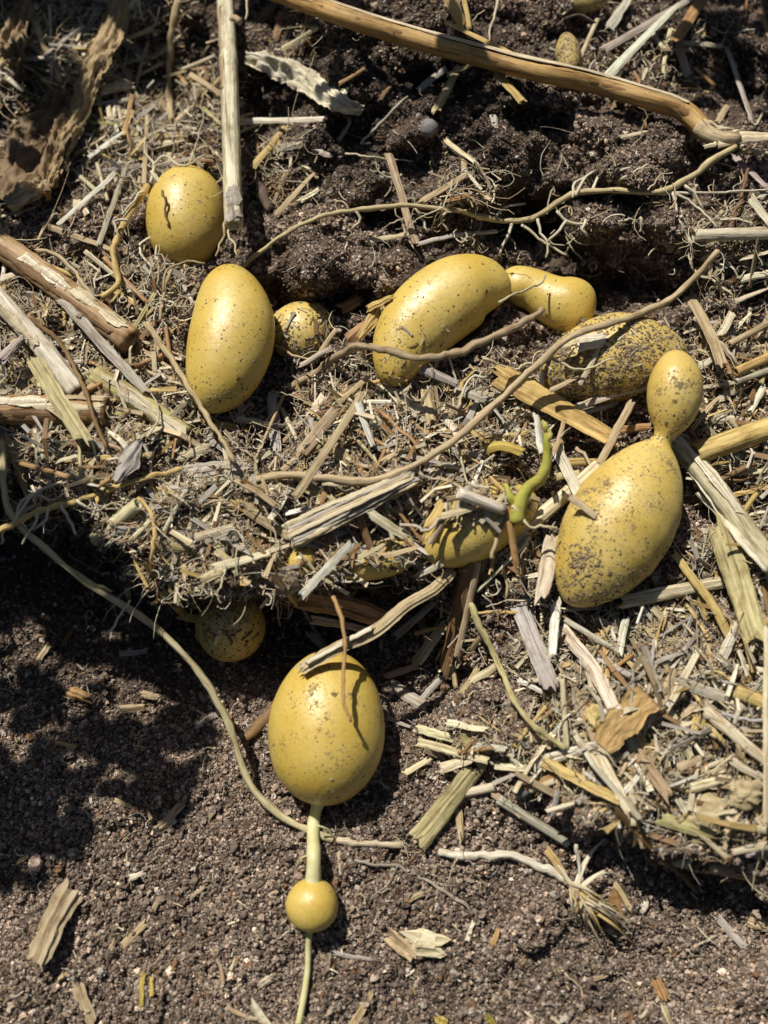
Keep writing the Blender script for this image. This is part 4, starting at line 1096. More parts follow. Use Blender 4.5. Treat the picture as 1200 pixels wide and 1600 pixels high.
# --- everything else, read off region by region
DATA = [
 # upper corner with the withered leaf
 (TW, 'tan', 20, [(36, 12), (95, 130)], 20), (TW, 'grey', 13, [(52, 58), (88, 122)], 14), (CH, 'brown', 17, [(14, 203), (176, 204)], 6), (ST, 'bleached', 11, [(90, 351), (179, 270)], 30),
 (ST, 'bleached', 11, [(138, 246), (193, 206)], 26), (ST, 'grey', 11, [(154, 382), (200, 254)], 12), (ST, 'tan', 12, [(66, 350), (176, 389)], 10), (TW, 'tan', 15, [(281, -6), (266, 60), (263, 105), (269, 192)], 24),
 (ST, 'cream', 10, [(177, 164), (183, 205)], 20), (ST, 'pale', 20, [(163, 140), (206, 131)], 22), (ST, 'grey', 15, [(98, 2), (150, 82)], 2), (ST, 'grey', 22, [(188, 58), (240, 100)], 4), (ST, 'pale', 15, [(176, 225), (268, 221)], 8),
 (ST, 'cream', 14, [(368, 190), (505, 186)], 26), (ST, 'gold', 15, [(395, 261), (446, 197)], 22), (TW, 'dark', 24, [(380, 246), (402, 280), (424, 330)], 10), (ST, 'pale', 24, [(262, 235), (274, 262)], 4),
 (ST, 'cream', 14, [(202, 12), (215, -4)], 20), (TW, 'tan', 14, [(30, 25), (5, 70)], 20), (FI, 'brown', 6, [(0, 120), (30, 160), (52, 185)], 16), (ST, 'grey', 16, [(160, 2), (135, 50)], 2), (ST, 'brown', 15, [(228, 20), (200, -5)], 6),
 (ST, 'pale', 10, [(20, 190), (58, 188)], 24), (ST, 'tan', 9, [(300, 240), (340, 262)], 12), (TW, 'reddish', 10, [(205, 150), (200, 195), (206, 230)], 18), (ST, 'pale', 12, [(120, 312), (136, 335)], 14), (FI, 'tan', 6, [(60, 375), (80, 340), (100, 335)], 20),
 # top centre
 (ST, 'pale', 9, [(440, 76), (497, 42)], 20), (FI, 'grey', 6, [(564, 225), (600, 190), (637, 151)], 16), (ST, 'tan', 15, [(607, 240), (622, 290), (650, 380)], 36), (ST, 'pale', 11, [(574, 377), (640, 365)], 14),
 (ST, 'bleached', 8, [(654, 381), (715, 367), (777, 361)], 20), (ST, 'tan', 11, [(431, 337), (489, 272)], 18), (CH, 'cream', 15, [(469, 313), (496, 297)], 14), (ST, 'gold', 24, [(700, -8), (722, 40)], 20), (ST, 'gold', 9, [(725, -4), (734, 46)], 22),
 (ST, 'gold', 10, [(694, 34), (750, 60), (815, 92)], 40), (FI, 'pale', 5, [(779, -5), (765, 64)], 18), (ST, 'grey', 14, [(655, 141), (697, 107)], 18), (CH, 'tan', 18, [(683, 170), (717, 104)], 16), (ST, 'pale', 14, [(738, 100), (700, 116)], 20),
 (CH, 'gold', 17, [(776, 111), (817, 158)], 24), (ST, 'brown', 8, [(595, 155), (615, 128)], 10), (ST, 'reddish', 8, [(529, 131), (570, 107)], 12), (ST, 'pale', 11, [(697, 219), (742, 253)], 20), (CH, 'tan', 15, [(662, 313), (728, 274)], 18),
 (ST, 'brown', 18, [(440, 20), (430, 60)], 4), (TW, 'tan', 9, [(530, 220), (545, 195), (540, 180)], 12), (ST, 'cream', 13, [(500, 238), (516, 244)], 12), (FI, 'pale', 4, [(540, 240), (600, 250), (645, 252)], 24), (FI, 'pale', 4, [(525, 315), (540, 320), (545, 330)], 14),
 (ST, 'grey', 12, [(770, 180), (775, 200)], 8), (CH, 'dark', 16, [(395, 40), (440, -5)], 2),
 # top right
 (ST, 'grey', 21, [(953, 40), (986, -8)], 20), (ST, 'grey', 17, [(946, 76), (1090, -8)], 26), (ST, 'bleached', 21, [(946, 121), (1058, 8)], 34), (ST, 'reddish', 25, [(1055, 64), (1102, -8)], 28), (ST, 'grey', 15, [(1066, 66), (1128, 71)], 8),
 (ST, 'grey', 13, [(1136, 75), (1176, 194)], 12), (ST, 'grey', 16, [(1059, 64), (1075, 117)], 8), (ST, 'grey', 17, [(1148, 244), (1198, 292)], 14), (RO, 'brown', 7, [(1169, 264), (1156, 300), (1140, 358)], 24), (T_, 'pale', 26, [(1084, 368), (1212, 364)], 22),
 (ST, 'cream', 17, [(1174, 310), (1190, 330), (1206, 352)], 30), (ST, 'tan', 12, [(1120, 190), (1136, 165)], 8), (RO, 'dark', 7, [(870, 40), (900, 28), (930, 36)], 18), (FI, 'tan', 5, [(890, 104), (925, 98)], 16), (FI, 'grey', 6, [(930, 95), (915, 130), (900, 180)], 20),
 (ST, 'reddish', 14, [(1190, 20), (1205, 60)], 8), (FI, 'brown', 7, [(1168, -5), (1155, 45)], 14), (ST, 'pale', 9, [(970, 215), (1010, 205)], 10), (FI, 'pale', 6, [(1180, 195), (1200, 165)], 24), (ST, 'tan', 11, [(1100, 405), (1125, 388)], 20), (RO, 'pale', 6, [(1150, 243), (1180, 240), (1210, 244)], 30),
 (ST, 'pale', 16, [(1165, 400), (1206, 392)], 20), (ST, 'cream', 14, [(1160, 435), (1206, 425)], 18), (RO, 'reddish', 6, [(1010, 200), (960, 75), (940, 70)], 8),
 # left middle
 (CH, 'grey', 26, [(2, 562), (36, 528)], 40), (ST, 'cream', 14, [(0, 435), (28, 428)], 24), (TW, 'tan', 8, [(58, 392), (90, 400), (130, 440), (150, 470)], 36), (CH, 'tan', 24, [(26, 610), (60, 585)], 8), (ST, 'brown', 20, [(-5, 600), (45, 585)], 6),
 (RO, 'tan', 8, [(2, 680), (6, 720), (16, 755)], 20), (FI, 'pale', 5, [(80, 720), (95, 705), (118, 700)], 20), (RO, 'pale', 5, [(50, 695), (75, 740), (85, 750)], 16), (ST, 'pale', 9, [(88, 722), (120, 712)], 22), (ST, 'brown', 18, [(100, 690), (160, 705)], 12),
 (CH, 'tan', 18, [(185, 575), (215, 560)], 16), (ST, 'gold', 10, [(200, 520), (240, 480)], 16), (RO, 'tan', 7, [(170, 695), (185, 705), (200, 690)], 20), (ST, 'tan', 14, [(205, 770), (240, 740)], 10), (RO, 'pale', 5, [(260, 760), (290, 780), (340, 790), (370, 800)], 16),
 (ST, 'pale', 14, [(280, 715), (325, 700)], 14), (ST, 'reddish', 16, [(255, 690), (285, 655)], 12), (ST, 'grey', 12, [(325, 684), (355, 708)], 10), (ST, 'brown', 18, [(180, 800), (225, 840)], 4), (ST, 'grey', 14, [(185, 828), (262, 835)], 12), (ST, 'gold', 12, [(180, 455), (215, 475)], 14),
 (RO, 'gold', 7, [(216, 778), (238, 815), (240, 870), (230, 906)], 26), (FI, 'pale', 7, [(188, 902), (232, 903)], 34), (FI, 'cream', 5, [(163, 995, 1060), (203, 938, 1110)], 80), (ST, 'gold', 14, [(244, 915), (288, 960)], 26), (CH, 'yellow', 20, [(288, 962), (342, 975)], 24), (ST, 'pale', 14, [(305, 841), (362, 824)], 26),
 (ST, 'pale', 15, [(338, 886), (422, 863)], 30), (CH, 'pale', 16, [(318, 905), (345, 895)], 24), (TW, 'grey', 16, [(204, 880), (200, 930)], 20), (ST, 'yellow', 10, [(308, 998), (318, 975)], 34), (ST, 'tan', 10, [(286, 870), (290, 905)], 20), (ST, 'grey', 11, [(188, 1022), (228, 1017)], 6),
 (ST, 'tan', 18, [(245, 850), (310, 862)], 16), (CH, 'tan', 20, [(300, 795), (345, 780)], 12),
 # centre
 (CH, 'gold', 18, [(574, 482), (612, 464)], 50), (ST, 'reddish', 18, [(542, 530), (578, 502)], 22), (CH, 'reddish', 26, [(536, 482), (560, 468)], 20), (ST, 'tan', 17, [(462, 776), (515, 696), (566, 616)], 36), (ST, 'tan', 22, [(473, 706), (524, 641)], 20), (ST, 'tan', 12, [(529, 629), (577, 588)], 26),
 (ST, 'bleached', 15, [(560, 630), (583, 695)], 34), (CH, 'pale', 18, [(487, 651), (506, 620)], 14), (CH, 'grey', 20, [(424, 618), (431, 702)], 12), (RO, 'reddish', 7, [(588, 637), (660, 709)], 28), (CH, 'pale', 21, [(628, 623), (667, 652)], 24), (CH, 'tan', 22, [(667, 613), (673, 656)], 30), (CH, 'grey', 19, [(638, 568), (714, 601)], 30),
 (CH, 'brown', 14, [(675, 498), (681, 528)], 70), (ST, 'yellow', 20, [(758, 702), (790, 696), (814, 706)], 26), (T_, 'cream', 20, [(716, 770), (788, 796)], 74), (ST, 'pale', 9, [(504, 755), (560, 756)], 30), (CH, 'olive', 24, [(478, 758), (522, 786)], 14), (ST, 'grey', 11, [(764, 630), (798, 672)], 24), (ST, 'grey', 18, [(715, 610), (760, 625)], 20),
 (ST, 'bleached', 16, [(473, 929), (549, 849)], 50), (ST, 'cream', 17, [(579, 802), (632, 836)], 46), (ST, 'tan', 21, [(388, 796), (446, 832)], 24), (ST, 'pale', 14, [(344, 886), (452, 851)], 22), (ST, 'tan', 16, [(429, 899), (464, 942)], 40), (RO, 'pale', 6, [(625, 820), (670, 822), (710, 805)], 50), (ST, 'brown', 14, [(560, 800), (580, 860)], 30),
 (CH, 'tan', 20, [(510, 690), (545, 720)], 14), (ST, 'tan', 10, [(440, 735), (475, 705)], 14), (ST, 'grey', 12, [(590, 700), (620, 690)], 20), (CH, 'tan', 16, [(600, 600), (630, 590)], 24), (ST, 'pale', 14, [(690, 640), (720, 690)], 20), (ST, 'brown', 16, [(640, 690), (690, 725)], 14), (CH, 'grey', 16, [(710, 705), (750, 715)], 16), (ST, 'tan', 11, [(600, 720), (640, 700)], 20),
 (ST, 'grey', 10, [(690, 725), (730, 735)], 18), (RO, 'cream', 5, [(715, 640), (730, 600), (760, 590)], 30), (RO, 'pale', 5, [(790, 680), (800, 660), (815, 640)], 30), (CH, 'brown', 16, [(500, 860), (520, 830)], 20), (ST, 'gold', 14, [(690, 785), (670, 820)], 40), (CH, 'tan', 17, [(540, 760), (580, 775)], 16),
 # right middle
 (ST, 'gold', 36, [(777, 584), (860, 630), (953, 683)], 34), (ST, 'tan', 14, [(987, 628), (937, 724)], 40), (ST, 'pale', 13, [(900, 637), (955, 618), (1010, 604)], 30), (ST, 'grey', 13, [(904, 647), (964, 629)], 22), (ST, 'reddish', 15, [(968, 673), (1014, 667)], 20), (ST, 'cream', 21, [(867, 694), (904, 770)], 26),
 (T_, 'pale', 27, [(798, 847), (936, 728)], 14), (ST, 'bleached', 14, [(838, 648), (842, 680), (848, 708)], 70), (ST, 'cream', 28, [(908, 536), (946, 530)], 78), (ST, 'pale', 18, [(872, 540), (898, 535)], 84), (T_, 'gold', 34, [(1088, 709), (1212, 666)], 24), (ST, 'tan', 20, [(1080, 466), (1116, 537), (1127, 567)], 40),
 (FI, 'pale', 8, [(1084, 497), (1152, 570)], 30), (ST, 'pale', 15, [(1125, 525), (1145, 487)], 26), (T_, 'tan', 13, [(1139, 538), (1206, 503)], 26), (T_, 'gold', 18, [(1150, 581), (1212, 553)], 30), (T_, 'grey', 12, [(1150, 597), (1212, 575)], 26), (ST, 'pale', 18, [(1108, 652), (1212, 666)], 12), (ST, 'cream', 13, [(1171, 643), (1194, 603)], 20),
 (ST, 'pale', 14, [(1094, 573), (1116, 559)], 24), (ST, 'gold', 11, [(1136, 776), (1212, 757)], 16), (ST, 'pale', 12, [(1120, 625), (1150, 610)], 16), (ST, 'tan', 12, [(1095, 640), (1130, 630)], 10), (ST, 'pale', 10, [(1150, 470), (1200, 450)], 16), (FI, 'tan', 8, [(900, 700), (930, 735)], 30), (ST, 'gold', 16, [(880, 722), (930, 722)], 16),
 (ST, 'olive', 14, [(870, 745), (905, 738)], 14), (ST, 'tan', 8, [(866, 705), (880, 660)], 40), (ST, 'tan', 12, [(893, 777, surf(P7B, 914, 793, 12)), (930, 806, surf(P7B, 930, 806, 3))], 110), (ST, 'reddish', 16, [(794, 790), (807, 882)], 60), (FI, 'tan', 9, [(768, 872), (780, 830), (786, 800)], 60), (ST, 'gold', 12, [(846, 700), (880, 690)], 20), (ST, 'pale', 9, [(1140, 740), (1200, 735)], 14),
 (RO, 'pale', 5, [(800, 790), (825, 818), (870, 825)], 70), (ST, 'brown', 18, [(830, 850), (850, 900)], 14), (ST, 'pale', 30, [(866, 840), (846, 930)], 24), (FI, 'tan', 7, [(785, 880), (790, 935)], 20), (ST, 'brown', 12, [(820, 600), (855, 640)], 20), (RO, 'pale', 5, [(755, 560), (800, 575), (830, 568)], 30),
 # right lower mulch
 (ST, 'olive', 40, [(1128, 830), (1180, 995)], 30), (ST, 'gold', 15, [(1055, 866), (1116, 948), (1141, 995)], 24), (CH, 'pale', 21, [(974, 942), (1060, 924), (1142, 908)], 18), (ST, 'grey', 11, [(886, 952), (936, 948)], 18), (CH, 'grey', 26, [(811, 946), (860, 1072)], 18), (CH, 'pale', 22, [(877, 982), (927, 1046), (960, 1108)], 22),
 (CH, 'bleached', 19, [(869, 946), (864, 1024)], 26), (ST, 'grey', 11, [(884, 968), (966, 1019)], 26), (ST, 'bleached', 13, [(977, 970), (968, 1024)], 24), (CH, 'tan', 23, [(1003, 1132), (1057, 1052)], 20), (ST, 'grey', 20, [(1062, 1066), (1131, 1089)], 22), (T_, 'gold', 25, [(1149, 1080), (1212, 1106)], 24), (ST, 'pale', 20, [(1101, 1108), (1194, 1187)], 26),
 (FI, 'grey', 8, [(1128, 1115), (1202, 1127)], 30), (ST, 'pale', 13, [(1199, 980), (1197, 1284)], 40), (ST, 'cream', 19, [(1129, 1023), (1152, 975)], 20), (ST, 'tan', 13, [(909, 1110), (949, 1198)], 18), (ST, 'pale', 13, [(1041, 1094), (1079, 1184)], 16), (CH, 'pale', 20, [(985, 1150), (1005, 1202)], 14), (CH, 'cream', 19, [(838, 1194), (929, 1167)], 16),
 (ST, 'bleached', 9, [(811, 1062), (848, 1082)], 14), (ST, 'gold', 21, [(852, 1190), (964, 1248)], 26), (CH, 'pale', 24, [(933, 1178), (981, 1266)], 28), (T_, 'grey', 17, [(778, 1249), (889, 1318)], 12), (CH, 'tan', 25, [(999, 1178), (1043, 1242)], 22), (ST, 'olive', 22, [(1037, 1280), (1114, 1304)], 26), (T_, 'tan', 31, [(1030, 1334), (1212, 1367)], -30),
 (ST, 'brown', 15, [(960, 1265), (1020, 1325), (1090, 1392)], 14), (ST, 'grey', 22, [(1170, 1331), (1210, 1322)], 6), (ST, 'pale', 16, [(655, 1160), (762, 1189)], 22), (ST, 'cream', 16, [(655, 1139), (702, 1152)], 18), (ST, 'pale', 18, [(690, 1200), (740, 1185)], 20), (T_, 'pale', 16, [(724, 1240), (773, 1229)], 14), (ST, 'tan', 14, [(772, 1240), (813, 1273)], 12),
 (ST, 'pale', 12, [(634, 1206), (672, 1184)], 14), (ST, 'bleached', 14, [(745, 1165), (790, 1170)], 16), (ST, 'cream', 14, [(700, 1130), (760, 1140)], 16), (ST, 'pale', 15, [(775, 1195), (830, 1200)], 14), (CH, 'tan', 16, [(900, 1090), (930, 1130)], 14), (ST, 'pale', 12, [(1020, 950), (1060, 990)], 12), (ST, 'tan', 10, [(1060, 1000), (1110, 1010)], 12),
 (ST, 'pale', 14, [(1145, 1190), (1190, 1215)], 20), (ST, 'tan', 14, [(1060, 1200), (1110, 1180)], 18), (CH, 'pale', 16, [(1080, 1230), (1140, 1215)], 20), (ST, 'gold', 12, [(1090, 1120), (1080, 1160)], 18), (ST, 'cream', 12, [(1060, 1250), (1085, 1290)], 20), (ST, 'pale', 12, [(1150, 1290), (1205, 1300)], 24), (ST, 'tan', 14, [(830, 1150), (870, 1165)], 10),
 (ST, 'grey', 12, [(990, 1060), (1040, 1040)], 12), (CH, 'pale', 14, [(930, 1000), (960, 985)], 14), (ST, 'cream', 9, [(1160, 1040), (1205, 1050)], 20), (ST, 'pale', 13, [(1165, 860), (1206, 900)], 12), (ST, 'tan', 14, [(1175, 930), (1206, 990)], 12), (ST, 'pale', 9, [(1080, 880), (1115, 905)], 10),
 # hollow between egg potato and sprouting potato
 (CH, 'reddish', 36, [(488, 938, 1025), (545, 950, 1025), (604, 972, 1020)], -20), (CH, 'tan', 18, [(488, 968, 1012), (545, 978, 1012), (596, 990, 1010)], -6), (ST, 'grey', 18, [(620, 992), (682, 937)], 20), (FI, 'gold', 9, [(648, 990), (710, 975), (770, 955), (812, 958)], 30), (ST, 'brown', 26, [(732, 878), (695, 1048)], 24), (ST, 'tan', 12, [(747, 878), (714, 1027)], 30),
 (ST, 'tan', 13, [(603, 1057), (652, 1041)], 14), (ST, 'grey', 22, [(612, 1070), (665, 1104)], 8), (ST, 'pale', 22, [(649, 1037), (697, 973)], 16), (ST, 'grey', 24, [(488, 990), (508, 1012)], 20), (TW, 'brown', 23, [(388, 1152), (448, 1084)], 6), (FI, 'olive', 13, [(734, 944), (765, 1005), (781, 1043), (816, 1112), (882, 1170)], 34), (ST, 'tan', 18, [(670, 1000), (655, 960)], 8),
 (ST, 'grey', 12, [(690, 1060), (650, 1100)], 8), (ST, 'tan', 10, [(760, 985), (700, 1055)], 10), (TW, 'tan', 11, [(705, 1030), (712, 1075)], 20), (FI, 'grey', 8, [(465, 940), (500, 1000), (512, 1015)], 10), (ST, 'brown', 14, [(560, 915), (620, 935)], 4), (FI, 'tan', 6, [(530, 920), (610, 915)], 20), (ST, 'grey', 10, [(600, 1120), (640, 1135)], 6), (ST, 'tan', 12, [(720, 1085), (745, 1045)], 12),
 (ST, 'pale', 14, [(735, 1065), (775, 1040)], 16), (FI, 'grey', 6, [(435, 935), (438, 978)], 40), (ST, 'cream', 12, [(690, 880), (650, 900)], 30),
 # lower soil
 (CH, 'tan', 26, [(612, 1464), (646, 1493)], 6), (CH, 'pale', 32, [(644, 1474), (686, 1480)], 8), (CH, 'tan', 14, [(551, 1602), (580, 1552)], 4), (ST, 'cream', 16, [(394, 1570), (421, 1604)], 6), (ST, 'tan', 14, [(716, 1266), (720, 1311)], 8), (RO, 'grey', 6, [(554, 1344), (655, 1365), (700, 1395), (736, 1426)], 3), (CH, 'tan', 20, [(122, 1544), (144, 1602)], 4),
 (ST, 'yellow', 10, [(223, 1521), (220, 1572)], 5), (ST, 'yellow', 7, [(237, 1527), (236, 1556)], 5), (CH, 'tan', 12, [(192, 1478), (225, 1444)], 4), (RO, 'tan', 8, [(336, 1484), (345, 1540), (365, 1580), (422, 1602)], 4), (CH, 'cream', 11, [(203, 1371), (223, 1364)], 5), (ST, 'reddish', 18, [(1025, 1533), (1038, 1562)], 6), (ST, 'pale', 15, [(1038, 1574), (1052, 1604)], 5),
 (ST, 'gold', 14, [(855, 1328), (887, 1378)], 12), (FI, 'bleached', 7, [(900, 1320), (902, 1380)], 24), (ST, 'grey', 13, [(1122, 1434), (1160, 1476)], 6), (CH, 'tan', 24, [(1174, 1437), (1212, 1452)], 8), (ST, 'tan', 9, [(240, 1420), (252, 1400)], 4), (CH, 'tan', 10, [(640, 1405), (660, 1396)], 4), (ST, 'pale', 8, [(730, 1470), (740, 1440)], 4), (CH, 'reddish', 9, [(770, 1475), (778, 1452)], 4),
 (ST, 'pale', 6, [(862, 1590), (878, 1604)], 4), (FI, 'tan', 4, [(882, 1520), (905, 1545), (910, 1560)], 3), (CH, 'tan', 9, [(170, 1490), (178, 1470)], 4), (ST, 'grey', 8, [(525, 1490), (580, 1500)], 3), (CH, 'pale', 12, [(420, 1530), (405, 1540)], 4), (ST, 'pale', 5, [(530, 1330), (532, 1365)], 3), (ST, 'tan', 9, [(960, 1380), (985, 1420)], 8), (ST, 'cream', 9, [(1010, 1410), (1005, 1425)], 6),
 (CH, 'brown', 22, [(955, 1395), (970, 1430)], 2), (ST, 'tan', 8, [(300, 1400), (320, 1385)], 4), (CH, 'tan', 8, [(90, 1530), (105, 1520)], 4), (ST, 'pale', 6, [(1000, 1590), (1030, 1560)], 3), (CH, 'yellow', 12, [(685, 1592), (698, 1598)], 5), (CH, 'yellow', 12, [(762, 1590), (772, 1602)], 5), (ST, 'tan', 7, [(930, 1530), (955, 1520)], 3), (FI, 'pale', 4, [(1085, 1480), (1120, 1462)], 3),
 (CH, 'tan', 13, [(250, 1290), (285, 1255)], 5), (CH, 'grey', 14, [(270, 1285), (262, 1270)], 5), (ST, 'tan', 9, [(180, 1250), (205, 1260)], 5), (CH, 'tan', 14, [(75, 1010), (60, 1032)], 8), (CH, 'reddish', 20, [(110, 1080), (135, 1090)], 8), (CH, 'tan', 16, [(190, 1108), (225, 1105)], 8), (CH, 'tan', 14, [(225, 1085), (248, 1090)], 8), (ST, 'grey', 12, [(305, 1135), (345, 1110)], 6), (ST, 'brown', 12, [(100, 1010), (110, 985)], 6),
 (ST, 'gold', 9, [(85, 1160), (118, 1168)], 6),
]
DATA += [(ST, 'pale', 12, [(690, 806), (742, 792)], 66), (ST, 'tan', 10, [(700, 780), (760, 770)], 60), (CH, 'grey', 15, [(716, 800), (735, 760)], 58), (ST, 'pale', 8, [(760, 800), (790, 775)], 72), (ST, 'tan', 9, [(670, 850), (700, 800)], 46),
 (ST, 'pale', 9, [(560, 872), (600, 850)], 50), (ST, 'tan', 11, [(600, 868), (650, 856)], 48), (ST, 'brown', 10, [(530, 880), (560, 850)], 44), (ST, 'pale', 9, [(905, 600), (935, 545)], 66), (FI, 'pale', 5, [(860, 560), (900, 575), (960, 560)], 76), (ST, 'tan', 9, [(860, 610), (905, 588)], 60),
 (ST, 'tan', 10, [(495, 560), (525, 515)], 40), (ST, 'pale', 8, [(470, 570), (515, 545)], 44), (FI, 'tan', 5, [(430, 540), (470, 560), (520, 548)], 40)]
for d in DATA: stalk(*d)

# --- special pieces
def leaf_sheet(name, spine, widths, zoff, color, label, cat='leaf', fold=.4, crumple=5, seed=0, parent=None, mat='leaf_dry', nv=11, stiff=False, th=1.4):
    r = np.random.default_rng(seed)
    n = max(12, int(px_len(spine) / 4)); nv = nv * 2 - 1
    P = lay(spine, zoff, n, stiff)
    W = np.interp(np.linspace(0, 1, n), np.linspace(0, 1, len(widths)), widths) * S / 2
    T = np.gradient(P, axis=0); T /= np.linalg.norm(T, axis=1)[:, None]
    Z = np.array([0, 0, 1.0]); up = Z - T * (T @ Z)[:, None]; up /= np.linalg.norm(up, axis=1)[:, None]; sd_ = np.cross(T, up)
    s = np.linspace(-1, 1, nv)
    ii, jj = np.meshgrid(np.arange(n), np.arange(nv), indexing='ij')
    o1 = r.uniform(0, 99)
    cz = (vnoise(ii * .17 + o1, jj * .3 + o1, 1) + .6 * vnoise(ii * .36 + o1, jj * .5 + o1, 2) + .45 * vnoise(ii * .4 + o1, jj * 1.1 + o1, 5) + .3 * vnoise(ii * .9 + o1, jj * 1.3 + o1, 6)) * crumple * 2 * S
    edge = 1 + .30 * vnoise(ii * .3 + o1, jj * 0 + 3.3 + (jj > nv / 2) * 9, 3) + .22 * vnoise(ii * .95 + o1, jj * 0 + 5.3 + (jj > nv / 2) * 9, 4)
    wob_ = W[:, None] * s[None] * edge
    zz = cz + np.abs(s)[None] * W[:, None] * fold
    top = P[:, None] + sd_[:, None] * wob_[:, :, None] + up[:, None] * zz[:, :, None]
    bot = top - up[:, None] * th * S
    V = np.concatenate([top.reshape(-1, 3), bot.reshape(-1, 3)]); o = n * nv
    F = []
    for i in range(n - 1):
        for j in range(nv - 1):
            a_ = i * nv + j
            F.append((a_, a_ + 1, a_ + nv + 1, a_ + nv)); F.append((o + a_, o + a_ + nv, o + a_ + nv + 1, o + a_ + 1))
    rim = [i * nv for i in range(n)] + [(n - 1) * nv + j for j in range(1, nv)] + [i * nv + nv - 1 for i in range(n - 2, -1, -1)] + [j for j in range(nv - 2, 0, -1)]
    for a_, b_ in zip(rim, rim[1:] + rim[:1]): F.append((a_, o + a_, o + b_, b_))
    uv = np.stack([jj.reshape(-1) / nv * 2, ii.reshape(-1) * .07 + o1], 1); uv = np.concatenate([uv, uv])
    if parent is None:
        V, c = local(V)
        ob = link(name, mesh_from(name, V, F, uv), M[mat], None, COLORS[color] if isinstance(color, str) else color); ob.location = c
        tag(ob, label, cat)
    else:
        ob = link(name, mesh_from(name, V - np.array(parent.location), F, uv), M[mat], parent, COLORS[color] if isinstance(color, str) else color)
    return ob

wl = empty('withered_leaf', at(120, 200, gz(120, 200)))
tag(wl, 'withered crumpled brown leaf and stalk hanging in the corner', 'leaf')
ST_ = [(186, -12, 20), (166, 52, 20), (144, 92, 18), (131, 130, 16), (122, 168, 14), (100, 217, 12), (84, 262, 8), (70, 292, 2)]
leaf_sheet('stalk', ST_, [34, 44, 46, 42, 34, 30, 28, 20], 40, (.40, .29, .15), None, fold=-.6, crumple=6, seed=3, parent=wl, nv=13)
leaf_sheet('blade', [(118, 150, 8), (80, 210, 0), (40, 262, -6), (6, 320, -10)], [60, 110, 130, 60], 26, (.20, .135, .07), None, fold=.15, crumple=11, seed=5, parent=wl, nv=15)
leaf_sheet('blade', [(110, 170, 10), (85, 240, 10), (70, 310, 5)], [30, 46, 20], 34, (.25, .17, .09), None, fold=.3, crumple=9, seed=8, parent=wl)
leaf_sheet('blade', [(72, 285, 6), (45, 300, 8), (12, 322, 4)], [26, 44, 22], 36, (.46, .36, .21), None, fold=.3, crumple=8, seed=9, parent=wl)
leaf_sheet('blade', [(40, 5, 6), (22, 60, 8), (30, 120, 4)], [30, 50, 24], 26, (.30, .21, .11), None, fold=.3, crumple=11, seed=10, parent=wl)
leaf_sheet('curled_leaf', [(384, 82), (430, 92), (470, 112), (515, 142), (568, 170)], [26, 48, 44, 40, 14], 34, 'cream', 'curled cream dried leaf below the long brown stalk', fold=-.7, crumple=6, seed=12)
leaf_sheet('husk', [(181, 752), (196, 722), (217, 688)], [10, 34, 12], 40, (.46, .42, .37), 'grey-white pointed husk beside the yellowish hairy root', cat='husk', fold=-.55, crumple=2, seed=14)
leaf_sheet('leaf_blade', [(940, 1166), (975, 1125), (1013, 1086)], [30, 48, 40], 34, (.47, .31, .12), 'orange-brown torn leaf blade lying on the lower mulch', fold=.12, crumple=2.5, seed=15)
leaf_sheet('husk', [(596, 470), (580, 500), (560, 528)], [10, 18, 10], 34, 'gold', 'golden husk curled against the kidney-shaped potato', cat='husk', fold=-.6, crumple=2, seed=16)
a = stalk(T_, 'pale', 34, [(1052, 690), (1110, 752), (1150, 806), (1214, 890)], 22, 'long pale forked stem slanting beneath the two-lobed potato', name='forked_stem', cat='stem')
under(a, 'strip', 'cream', 20, [(1098, 770), (1135, 812), (1200, 890)], 36, 'fork', seed=4)
rider(a, .0, .6, 100, 14, 'cream', 'split_sheath', 9, 1.02)
stalk(ST, 'cream', 18, [(1058, 702), (1120, 790), (1150, 836)], 20, 'narrow cream strip running beside the pale forked stem')
# wide olive strip and grey wood chip on the lower soil
stalk(ST, 'olive', 34, [(656, 1310), (742, 1202)], 20, 'wide olive-pale straw strip standing against the lower mulch', roll=0)
stalk(CH, 'tan', 38, [(110, 1392), (84, 1440), (60, 1496)], 18, 'lone grey-tan wood chip lying on the bare soil', name='wood_chip', cat='wood chip', roll=0)

def lump(name, px, py, rx, ry, rz, off, mat, label, cat, seed=0, color=None, amp=.18):
    r = np.random.default_rng(seed); P = []; F = []; nu, nv = (18, 12) if amp < .1 else (44, 30)
    for i in range(nv + 1):
        f = PI * i / nv
        for j in range(nu):
            a = 2 * PI * j / nu
            x, y, z = math.sin(f) * math.cos(a), math.sin(f) * math.sin(a), math.cos(f)
            q = 1 + amp * 2 * float(vnoise(np.array(x * 1.7 + 9 + seed), np.array(y * 1.7 + z * 1.9 + 5), seed)) + amp * float(vnoise(np.array(x * 4 + 9 + seed), np.array(y * 4 + z * 4.3 + 5), seed + 1))
            if amp > .1: q += .16 * float(vnoise(np.array(x * 9 + 9 + seed), np.array(y * 9 + z * 9.7 + 5), seed + 2)) + .10 * float(vnoise(np.array(x * 19 + 9), np.array(y * 19 + z * 17 + 5), seed + 3))
            P.append((z * rx * q * S, x * ry * q * S, y * rz * q * S))
    for i in range(nv):
        for j in range(nu):
            F.append((i * nu + j, (i + 1) * nu + j, (i + 1) * nu + (j + 1) % nu, i * nu + (j + 1) % nu))
    UV = [(j / nu, i / nv) for i in range(nv + 1) for j in range(nu)]
    o = link(name, mesh_from(name, P, F, UV), M[mat], None, color or (.5, .4, .25)); o.location = at(px, py, gz(px, py) + off)
    tag(o, label, cat); return o
lump('pebble', 670, 200, 14, 16, 12, 16, 'pebble', 'small round grey pebble on the dark upper soil', 'pebble', 3, amp=.06)
